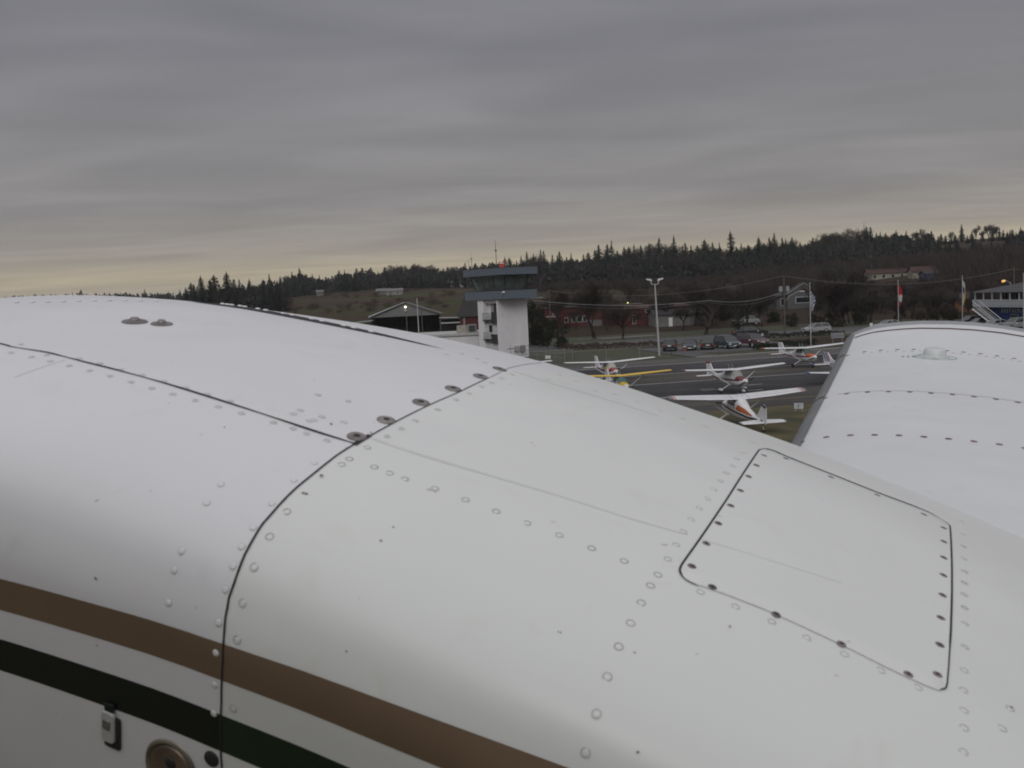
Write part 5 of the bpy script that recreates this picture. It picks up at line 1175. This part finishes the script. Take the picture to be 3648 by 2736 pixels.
# ================================================================== CARS
def car(kind, px, py, az, c, label, rough=.3, c2=None, z=0.02, rack=False):
    p = ground(px, py); E = empty('parked_car' if kind != 'pickup' else 'pickup_truck', p + Vector((0, 0, z)), -R(az), label, 'car' if kind != 'pickup' else 'pickup'); E.scale = (1.12,) * 3
    m = mat('car_' + '_'.join(str(int(q * 1000)) for q in c), c, rough, .04, 1, spec=.5, coat=.2)
    G = {'suv': dict(L=4.6, W=1.82, low=[(2.3, .45), (2.28, .85), (1.25, 1.02), (-2.2, 1.05), (-2.3, .6), (-2.25, .38)], top=[(1.2, 1.0), (.35, 1.62), (-1.75, 1.66), (-2.15, 1.03)], wr=.36),
         'sedan': dict(L=4.6, W=1.78, low=[(2.3, .42), (2.25, .72), (1.1, .92), (-1.7, .98), (-2.3, .92), (-2.3, .4)], top=[(1.05, .9), (.25, 1.40), (-1.0, 1.42), (-1.8, .96)], wr=.32),
         'minivan': dict(L=4.9, W=1.95, low=[(2.45, .42), (2.38, .8), (1.6, 1.05), (-2.35, 1.1), (-2.42, .6), (-2.4, .38)], top=[(1.6, 1.03), (.6, 1.72), (-2.1, 1.75), (-2.35, 1.08)], wr=.33),
         'pickup': dict(L=5.6, W=1.98, low=[(2.8, .55), (2.78, 1.1), (1.5, 1.25), (-2.75, 1.25), (-2.8, .6), (-2.7, .5)], top=[(1.2, 1.22), (.55, 1.85), (-1.3, 1.88), (-1.5, 1.22)], wr=.42),
         'van': dict(L=5.6, W=1.98, low=[(2.8, .55), (2.78, 1.1), (1.6, 1.22), (-2.75, 1.22), (-2.8, .6), (-2.7, .5)], top=[(1.4, 1.2), (.7, 1.85), (-2.6, 1.95), (-2.76, 1.2)], wr=.40)}[kind]
    W_ = G['W'] / 2
    def prism(pts, w0, w1, z0, z1):
        mb = MB(); r = []
        for sx in (-1, -.96, .96, 1):
            r.append([(sx * (w0 + (w1 - w0) * (z_ - z0) / max(.01, z1 - z0)), y, z_ - (.03 if abs(sx) == 1 else 0) * (1 if z_ > (z0 + z1) / 2 else -1)) for y, z_ in pts])
        mb.loft(r); return mb
    wy = (G['L'] * .30, -G['L'] * .29)
    lowp = G['low']; zl = min(q[1] for q in lowp)
    b = prism(lowp, W_, W_, zl, 1.2); body = b.build('body', m, E, smooth=True, auto=30)
    t = prism(G['top'], W_ * .95, W_ * .74, G['top'][0][1], G['top'][1][1]); t.build('cabin', M_glass, E, smooth=True, auto=30)
    tp = G['top']; z1 = tp[1][1]; mb = MB()
    mb.box(-W_ * .73, W_ * .73, tp[2][0] + .02, tp[1][0] - .02, z1 - .02, z1 + .04)
    for sx in (-1, 1):
        for (y0, z0), (y1, z2) in ((tp[0], tp[1]), (tp[3], tp[2])): mb.tube([(sx * W_ * .94, y0, z0), (sx * W_ * .74, y1, z2)], .05, 4)
        ym = (tp[1][0] + tp[2][0]) / 2; mb.tube([(sx * W_ * .955, ym, tp[0][1]), (sx * W_ * .75, ym, z1)], .05, 4)
    mb.build('roof', m, E)
    for y in wy:
        for sx in (-1, 1):
            mb = MB(); mb.cyl((sx * (W_ - .08), y, G['wr']), (1, 0, 0), G['wr'], .24, 16); wh = mb.build('wheel', M_rubber, E, smooth=True, auto=40)
            mb = MB(); mb.cyl((sx * (W_ + .045), y, G['wr']), (1, 0, 0), G['wr'] * .6, .02, 12); mb.build('rim', M_galv, wh)
    yf = lowp[0][0]; zf = lowp[1][1]
    for sx in (-1, 1):
        mb = MB(); mb.box(sx * W_ * .78 - .17, sx * W_ * .78 + .17, yf - .06, yf + .03, zf - .2, zf - .04); mb.build('headlight', mat('headlight', (.55, .57, .6), .15), E)
        mb = MB(); mb.box(sx * W_ * .86 - .11, sx * W_ * .86 + .11, -yf - .02, -yf + .08, zf - .12, zf + .12); mb.build('tail_light', mat('tail_light', (.35, .01, .01), .3), E)
        mb = MB(); mb.box(sx * (W_ + .1) - .1, sx * (W_ + .1) + .1, tp[0][0] - .35, tp[0][0] - .2, 1.0, 1.16); mb.build('mirror', M_white if kind in ('pickup', 'van') else m, E)
    mb = MB(); mb.box(-W_ * .45, W_ * .45, yf - .02, yf + .02, zf - .28, zf - .1); mb.build('grille', M_dark if kind != 'van' else M_galv, E)
    mb = MB(); mb.box(-.26, .26, -yf - .03, -yf + .0, zf - .12, zf + .02); mb.box(-.26, .26, yf + .0, yf + .03, zf - .42, zf - .3); mb.build('licence_plate', M_white, E)
    if kind == 'pickup':
        mb = MB(); mb.box(-W_ * .9, W_ * .9, -2.72, -1.55, 1.252, 1.27); mb.build('bed', M_dark, E)
    if rack:
        mb = MB(); mb.box(-W_, W_, -2.6, 1.0, 1.95, 2.02); mb.build('roof_rack', M_galv, E)
    return E
# headings: compass degrees the nose points to
car('suv', 2388, 1249, 12, (.018, .022, .032), 'dark blue-black hatchback seen from behind, leftmost in the car park')
car('sedan', 2459, 1246, 192, (.022, .028, .045), 'dark blue saloon facing us, second in the row')
car('sedan', 2520, 1243, 10, (.020, .028, .026), 'dark green-black saloon seen from behind, third in the row')
car('minivan', 2590, 1240, 165, (.055, .080, .095), 'teal-grey minivan facing us right of the dark saloons')
car('van', 2678, 1236, 160, (.105, .045, .055), 'maroon and silver van with chrome grille facing us')
car('pickup', 2672, 1203, 80, (.016, .018, .022), 'black pickup with a pale load rack behind the maroon van')
car('suv', 2908, 1186, 262, (.30, .31, .33), 'silver estate driving left on the road by the striped flag')
car('sedan', 3164, 1170, 262, (.34, .36, .38), 'white saloon whose roof shows above the grey wing tip')
car('sedan', 3545, 1172, 262, (.36, .38, .39), 'white saloon parked before the restaurant stair')
car('pickup', 3625, 1176, 262, (.22, .23, .24), 'silver pickup parked before the restaurant at the right edge')
car('suv', 3457, 1158, 250, (.022, .024, .026), 'dark car parked behind, left of the restaurant')
car('sedan', 3490, 1164, 262, (.16, .165, .17), 'grey saloon between the dark car and the white saloon')
car('pickup', 2661, 1158, 262, (.25, .25, .25), 'white pickup half hidden behind shrubs in a garden')
mb = MB(); p = ground(2438, 1250); mb.box(-.22, .22, -.2, .2, .0, .75); mb.tube([(0, 0, .75), (0, 0, .9)], [.2, .06], 8)
o = mb.build('litter_bin', mat('orange_plastic', (.32, .06, .04), .7)); o.location = p; tag(o, 'small orange-red bin between the two leftmost parked cars', 'bin')

mb = MB(); mb.box(-7800, 7800, -7800, 7800, -1, 75)
hz_ = mb.build('haze', []); tag(hz_, kind='stuff')
hm = bpy.data.materials.new('haze_air'); hm.use_nodes = True; ht = hm.node_tree; ht.nodes.clear()
pv = ht.nodes.new('ShaderNodeVolumePrincipled'); pv.inputs['Color'].default_value = (.92, .93, .97, 1); pv.inputs['Density'].default_value = .00011; pv.inputs['Anisotropy'].default_value = .2
ho = ht.nodes.new('ShaderNodeOutputMaterial'); ht.links.new(pv.outputs[0], ho.inputs['Volume']); hz_.data.materials.append(hm)
# ================================================================== SMALL AIRPLANES
def rr_ring(y, hw, z0, z1, n=24, e=2.6, cxx=0):
    zc = (z0 + z1) / 2; hh = (z1 - z0) / 2; o = []
    for k in range(n):
        a = 2 * math.pi * k / n; c, s = math.cos(a), math.sin(a)
        o.append(Vector((hw * math.copysign(abs(c) ** (2 / e), c), y, zc + hh * math.copysign(abs(s) ** (2 / e), s))))
    return o
def plane(px, py, zw, az, label, col, tipcol=None, cowlcol=None, finc=None, stripec=None, sc=1.0, low=False, drag=False, fair=True, body=(.58, .58, .6), wingc=None, name='light_airplane', cover=None, tipstripe=False, struts=True, winglen=5.5):
    g_ = ground(px, py, zw * sc); loc = Vector((g_.x, g_.y, .02))
    E = empty(name, loc, -R(az), label, 'airplane', )
    E.scale = (sc,) * 3
    pitch = R(6) if drag else 0
    if drag: E.rotation_euler = (pitch, 0, -R(az)); E.rotation_mode = 'XYZ'; E.location.z = -.03
    mbdy = mat('plane_white_%d' % int(body[0] * 100), body, .35, .05, 2)
    def cm(c): return mat('ppaint_' + '_'.join(str(int(q * 1000)) for q in c), c, .35, .05, 2)
    mw = cm(wingc) if wingc else mbdy
    if not low:
        S = [(2.02, .16, 1.02, 1.36), (1.95, .30, .86, 1.42), (1.75, .42, .74, 1.48), (1.25, .49, .66, 1.54), (.80, .53, .60, 1.60), (.42, .55, .58, 2.08), (.2, .55, .58, 2.22), (-.5, .55, .56, 2.28), (-1.15, .53, .60, 2.22), (-1.7, .46, .68, 1.98), (-2.3, .37, .78, 1.72), (-3.6, .22, .96, 1.52), (-4.8, .11, 1.12, 1.42), (-5.5, .04, 1.2, 1.38)]
    else:
        S = [(2.02, .16, .92, 1.26), (1.95, .30, .76, 1.32), (1.75, .42, .64, 1.36), (1.25, .49, .56, 1.40), (.80, .53, .50, 1.44), (.3, .55, .48, 1.85), (-.5, .55, .46, 1.92), (-1.15, .53, .50, 1.86), (-1.9, .42, .58, 1.58), (-2.6, .33, .68, 1.42), (-3.6, .22, .80, 1.36), (-4.8, .11, .98, 1.32), (-5.5, .04, 1.1, 1.3)]
    rg = [rr_ring(*q) for q in S]
    mb = MB(); mb.loft(rg); mb.build('fuselage', mbdy, E, smooth=True, auto=45)
    def ring_at(y):
        for (a, b) in zip(S, S[1:]):
            if b[0] <= y <= a[0]: t = (a[0] - y) / (a[0] - b[0]); return tuple(a[i] + (b[i] - a[i]) * t for i in range(4))
        return S[-1]
    def sidep(y, z, s, off=.012):
        _, hw, z0, z1 = ring_at(y); zc = (z0 + z1) / 2; hh = (z1 - z0) / 2; q = max(-1, min(1, (z - zc) / hh)); return Vector((s * (hw * max(0, 1 - abs(q) ** 2.6) ** (1 / 2.6) + off), y, z))
    def sidepatch(fn, ys, nm, m, n=5):
        for s in (-1, 1):
            mb_ = MB(); mb_.loft([[sidep(y, fn(y)[0] + (fn(y)[1] - fn(y)[0]) * k / n, s) for k in range(n + 1)] for y in ys], cap=False, closed=False); mb_.build(nm, m, E, smooth=True)
    def yr(a, b, n): return [a + (b - a) * k / n for k in range(n + 1)]
    # glazing
    zt_ = 0 if not low else -.35
    def topp(y, a, off=.012):
        _, hw, z0, z1 = ring_at(y); zc = (z0 + z1) / 2; hh = (z1 - z0) / 2; c, s = math.cos(a), math.sin(a)
        return Vector(((hw + off) * math.copysign(abs(c) ** (2 / 2.6), c), y + off, zc + (hh + off) * abs(s) ** (2 / 2.6)))
    mgl = cover or M_glass
    mb = MB(); mb.loft([[topp(y, R(28 + 124 * k / 14)) for k in range(15)] for y in yr(.82, .30 if not low else .1, 6)], cap=False, closed=False); mb.build('windshield', mgl, E, smooth=True)
    wl, wh_ = (1.62, 2.06) if not low else (1.36, 1.72)
    for (a, b) in ((.28, -.35), (-.42, -1.05)):
        sidepatch(lambda y: (wl, wh_), yr(a, b, 3), 'side_window', mgl)
    if cowlcol:
        mb = MB(); mb.loft([[topp(y, R(18 + 144 * k / 14), .006) for k in range(15)] for y in yr(.84, 1.93, 6)], cap=False, closed=False); mb.build('cowl_top', cm(cowlcol), E, smooth=True)
    if stripec:
        sidepatch(lambda y: (1.18 + (.02 * y if y > -3 else -.06 - .10 * (y + 3)) - .02, 1.30 + (.02 * y if y > -3 else -.06 - .10 * (y + 3))), yr(1.6, -5.2, 16), 'stripe', cm(stripec), 2)
    # wing
    def sec(x, y0, ch, z, th=.12):
        o = []
        for f, t in ((0, 0), (.03, .35), (.12, .75), (.3, 1), (.6, .72), (1, .06), (1, -.04), (.6, -.3), (.3, -.42), (.1, -.38), (.02, -.2)): o.append(Vector((x, y0 - f * ch, z + t * ch * th * .62)))
        return o
    zr, dih = (2.13, .052) if not low else (.62, .085)
    wl_ = winglen
    def wc(x):
        ax = abs(x); ch = 1.63 if ax < 2.6 else 1.63 - (ax - 2.6) / (5.5 - 2.6) * .5
        y0 = .42 if ax < 2.6 else .42 - (ax - 2.6) * .04
        return sec(x, y0, ch, zr + ax * dih, .13 if ax < 2.6 else .12)
    xs = [-wl_ + .25] + [-2.6, -.55, 0, .55, 2.6] + [wl_ - .25]
    mb = MB(); mb.loft([wc(x) for x in xs]); wg = mb.build('wing', mw, E, smooth=True, auto=40)
    for s in (-1, 1):
        def tp_(x, k):
            c = [Vector(q) for q in wc(s * x)]; ctr = sum(c, Vector()) / len(c); return [ctr + (q - ctr) * k for q in c]
        mb = MB(); mb.loft([tp_(wl_ - .248, 1.0), tp_(wl_ - .1, .93), tp_(wl_, .6)]); mb.build('wing_tip', cm(tipcol) if tipcol else mw, wg, smooth=True, auto=40)
        if tipstripe:
            for d, c_ in ((.32, (.35, .06, .02)), (.5, (.35, .06, .02))):
                mb = MB(); mb.loft([[q + Vector((0, 0, .012)) for q in wc(s * (wl_ - d + e_))[:6]] for e_ in (0, .09)], cap=False, closed=False); mb.build('tip_stripe', cm(c_), wg)
        if drag or True:
            mb = MB(); rows = []
            for x in yr(.6, wl_ - .3, 8):
                c = wc(s * x); a, b = c[4], c[5]; q = a.lerp(b, .25) + Vector((0, 0, .008)); rows.append([q, q + Vector((0, -.03, -.001))])
            mb.loft(rows, cap=False, closed=False); mb.build('aileron_joint', M_grey, wg)
            mb = MB(); c = wc(s * .62); mb.loft([[q + Vector((0, 0, .009)), q + Vector((s * .03, 0, .009))] for q in c[:6]], cap=False, closed=False); mb.build('root_joint', M_grey, wg)
        if not low and struts:
            mb = MB(); mb.tube([(s * .52, .05, .72), (s * 2.65, -.25, zr + .06)], .05, 6); mb.build('wing_strut', mbdy if not wingc else M_galv, E)
        # main gear
        gy = -.55 if not drag else .55
        gx = 1.22
        zc_ = .70 if not low else .55
        mb = MB(); mb.tube([(s * .35, gy, zc_), (s * gx, gy, .24 if not drag else .17)], [.07, .045], 6) if not low else mb.tube([(s * 1.5, gy, .65), (s * 1.5, gy, .22)], .05, 6)
        gl = mb.build('gear_leg', mbdy, E); gxx = gx if not low else 1.5
        mb = MB(); mb.cyl((s * (gxx + .06), gy, .21), (1, 0, 0), .21, .15, 14); mb.build('wheel', M_rubber, gl, smooth=True, auto=40)
        if fair:
            mb = MB(); mb.loft([rr_ring(gy + dy, w2, .26 - hh_, .30 + hh_, 10, 2) for dy, w2, hh_ in ((.42, .02, .02), (.3, .09, .10), (.05, .13, .15), (-.2, .11, .12), (-.5, .01, .02))])
            mb.v = [(v_[0] + s * (gxx + .06), v_[1], v_[2]) for v_ in mb.v]; mb.build('wheel_fairing', mbdy, gl, smooth=True)
        # stabiliser
        zs = 1.30 if not low else 1.25
        mb = MB(); mb.loft([sec(s * x, y0, ch, zs, .09) for x, y0, ch in ((.0, -4.35, 1.2), (.8, -4.5, 1.05), (1.6, -4.68, .8), (1.72, -4.8, .5))]); st_ = mb.build('stabilizer', mw if not finc else mbdy, E, smooth=True, auto=40)
        if stripec and tipcol:
            mb = MB(); mb.loft([sec(s * x, y0, ch, zs + .006, .10) for x, y0, ch in ((1.62, -4.66, .82), (1.74, -4.8, .5))]); mb.build('stabilizer_tip', cm(tipcol), st_)
    if not drag:
        mb = MB(); mb.tube([(0, 1.35, .75), (0, 1.5, .22)], .04, 6); gl = mb.build('nose_gear', M_galv, E)
        mb = MB(); mb.cyl((0, 1.5, .18), (1, 0, 0), .18, .13, 14); mb.build('wheel', M_rubber, gl, smooth=True, auto=40)
        if fair:
            mb = MB(); mb.loft([rr_ring(1.5 + dy, w2, .22 - hh_, .28 + hh_, 10, 2) for dy, w2, hh_ in ((.36, .02, .02), (.25, .08, .09), (.0, .11, .13), (-.42, .01, .02))]); mb.build('wheel_fairing', mbdy, gl, smooth=True)
    else:
        mb = MB(); mb.tube([(0, -4.9, 1.15), (0, -5.2, .9), (0, -5.3, .66)], .035, 5); tw = mb.build('tail_spring', M_galv, E)
        mb = MB(); mb.cyl((0, -5.3, .66), (1, 0, 0), .11, .07, 10); mb.build('tail_wheel', M_rubber, tw)
    # fin
    def finpoly(pts, t, nm, m):
        mb_ = MB(); mb_.poly([(-t, y, z) for y, z in pts], (2 * t, 0, 0)); return mb_.build(nm, m, E)
    ft = 2.62 if not drag else 2.55
    if low: ft = 2.35
    fm = cm(finc) if finc else mbdy
    if drag: fp = [(-3.6, 1.52), (-4.3, 1.72), (-4.75, 2.30), (-5.0, ft), (-5.3, ft + .02), (-5.3, 1.3), (-4.6, 1.3)]
    else: fp = [(-3.5, 1.5), (-4.2, 1.68), (-5.0, ft), (-5.42, ft), (-5.22, 1.3), (-4.6, 1.3)]
    fi = finpoly(fp, .045, 'fin', mbdy)
    finpoly([(-5.305, 1.25), (-5.305, ft + .0) , (-5.62, ft - .08), (-5.72, 1.28)] if drag else [(-5.225, 1.28), (-5.425, ft), (-5.78, ft), (-5.66, 1.28)], .03, 'rudder', mbdy)
    tz = .0
    if finc:
        mb = MB(); 
        if drag: mb.poly([(-.052, -4.93, ft - .12), (-.052, -5.02, ft + .03), (-.052, -5.6, ft - .03), (-.052, -5.63, ft - .2)], (.104, 0, 0))
        else: mb.poly([(-.052, -4.88, ft - .15), (-.052, -4.99, ft + .02), (-.052, -5.79, ft + .02), (-.052, -5.76, ft - .15)], (.104, 0, 0))
        mb.build('fin_cap', fm, E)
    # propeller, spinner
    zp = 1.18 if not low else 1.08
    mb = MB(); mb.loft([rr_ring(2.0 + d, r_, zp - r_, zp + r_, 14, 2) for d, r_ in ((.02, .17), (.1, .16), (.22, .12), (.32, .06), (.36, .01))]); mb.build('spinner', mat('spinner_white', (.6, .58, .52), .3), E, smooth=True)
    pa_ = rnd.uniform(-.5, .9); mb = MB()
    for s in (1, -1):
        d = Vector((math.cos(pa_), 0, math.sin(pa_))) * s; n_ = Vector((-math.sin(pa_), 0, math.cos(pa_))) * s; c0 = Vector((0, 2.1, zp))
        mb.loft([[c0 + d * r_ + n_ * w2, c0 + d * r_ + Vector((0, .02, 0)), c0 + d * r_ - n_ * w2, c0 + d * r_ - Vector((0, .02, 0))] for r_, w2 in ((.1, .05), (.4, .08), (.75, .07), (.93, .03))])
    mb.build('propeller', M_dark, E)
    mb = MB()
    for s in (-1, 1): mb.tube([(s * .2, -.7, zr + .1 if not low else 1.9), (s * .2, -.95, (zr if not low else 1.9) + .55)], .012, 4)
    mb.build('antennas', M_galv, E)
    mb = MB(); mb.box(-.30, -.10, 1.935, 1.975, 1.0, 1.16) if not low else mb.box(-.30, -.10, 1.935, 1.975, .9, 1.06)
    mb.box(.10, .30, 1.935, 1.975, 1.0, 1.16) if not low else mb.box(.10, .30, 1.935, 1.975, .9, 1.06); mb.build('air_intake', M_dark, E)
    return E
plane(2174, 1290, 2.2, 167, 'white high-wing airplane with a red nose and sunscreen, wingspan square to us', None, cowlcol=(.24, .015, .02), stripec=(.24, .015, .02), cover=mat('sunscreen', (.36, .35, .33), .6), sc=.97)
plane(2211, 1338, 2.2, 170, 'yellow high-wing airplane half hidden behind the nacelle', None, cowlcol=(.55, .36, .02), wingc=(.58, .38, .015), finc=(.58, .38, .015), tipcol=(.58, .38, .015), cover=mat('teal_screen', (.05, .11, .11), .4), sc=.93, fair=False)
plane(2618, 1316, 2.2, 164, 'white high-wing airplane with dark red wing tip and fin cap in mid apron', None, cowlcol=(.13, .015, .02), stripec=(.08, .015, .02), tipcol=(.13, .015, .02), finc=(.20, .015, .02), cover=mat('grey_screen', (.26, .26, .255), .5), sc=1.0)
plane(2868, 1239, 2.2, 165, 'white high-wing airplane with an orange nose near the flagpole', None, cowlcol=(.42, .07, .02), stripec=(.16, .02, .02), tipcol=(.42, .07, .02), cover=mat('green_screen', (.05, .075, .07), .4), sc=1.04, fair=False)
plane(1800, 1303, 2.2, 168, 'white airplane behind the nacelle, only its wing tip showing right of the tower', None)
plane(3062, 1326, .8, 165, 'low-wing white airplane with blue wing tip and red and blue striped fin', None, tipcol=(.012, .05, .22), low=True, sc=1.1, stripec=(.05, .06, .16))
FIN5 = bpy.data.objects['light_airplane.005'] if 'light_airplane.005' in bpy.data.objects else None
if FIN5:
    for c_, y0 in (((.25, .02, .03), -4.62), ((.012, .05, .22), -4.86), ((.012, .05, .22), -5.2)):
        mb = MB(); mb.poly([(-.055, y0, 1.5), (-.055, y0 - .42, 2.34), (-.055, y0 - .55, 2.34), (-.055, y0 - .16, 1.5)], (.11, 0, 0)); mb.build('fin_stripe', mat('ppaint_' + '_'.join(str(int(q * 1000)) for q in c_), c_, .35), FIN5)
A6 = plane(2617, 1406, 2.2, -9, 'white taildragger with orange flank and striped wing tips seen from behind on the grass', None, stripec=(.012, .014, .03), tipcol=(.10, .13, .18), finc=(.03, .04, .07), drag=True, tipstripe=True, fair=False, sc=.97)
def side6():
    S = [(-.9, .53, .60, 2.25), (-1.7, .46, .68, 1.98), (-2.3, .37, .78, 1.72), (-3.6, .22, .96, 1.52)]
    def rg(y):
        for a, b in zip(S, S[1:]):
            if b[0] <= y <= a[0]: t = (a[0] - y) / (a[0] - b[0]); return [a[i] + (b[i] - a[i]) * t for i in range(4)]
        return S[-1]
    for s in (-1, 1):
        mb = MB(); rows = []
        for k in range(13):
            y = -.95 - 2.6 * k / 12; _, hw, z0, z1 = rg(y); zc = (z0 + z1) / 2; hh = (z1 - z0) / 2; row = []
            za, zb_ = 1.38 - .0 * k, 1.92 - .46 * (k / 12)
            for j in range(6):
                z = za + (zb_ - za) * j / 5; q = max(-1, min(1, (z - zc) / hh)); row.append((s * (hw * max(0, 1 - abs(q) ** 2.6) ** (1 / 2.6) + .014), y, z))
            rows.append(row)
        mb.loft(rows, cap=False, closed=False); mb.build('orange_flank', mat('ppaint_orange', (.36, .085, .02), .4, .05), A6, smooth=True)
side6()
# give every leftover prototype a place out of the way: remove those never used
for pr__ in CON + BARE + LEAF:
    if id(pr__) not in used:
        for ch in [q for q in bpy.data.objects if q.parent == pr__]: bpy.data.objects.remove(ch)
        bpy.data.objects.remove(pr__)
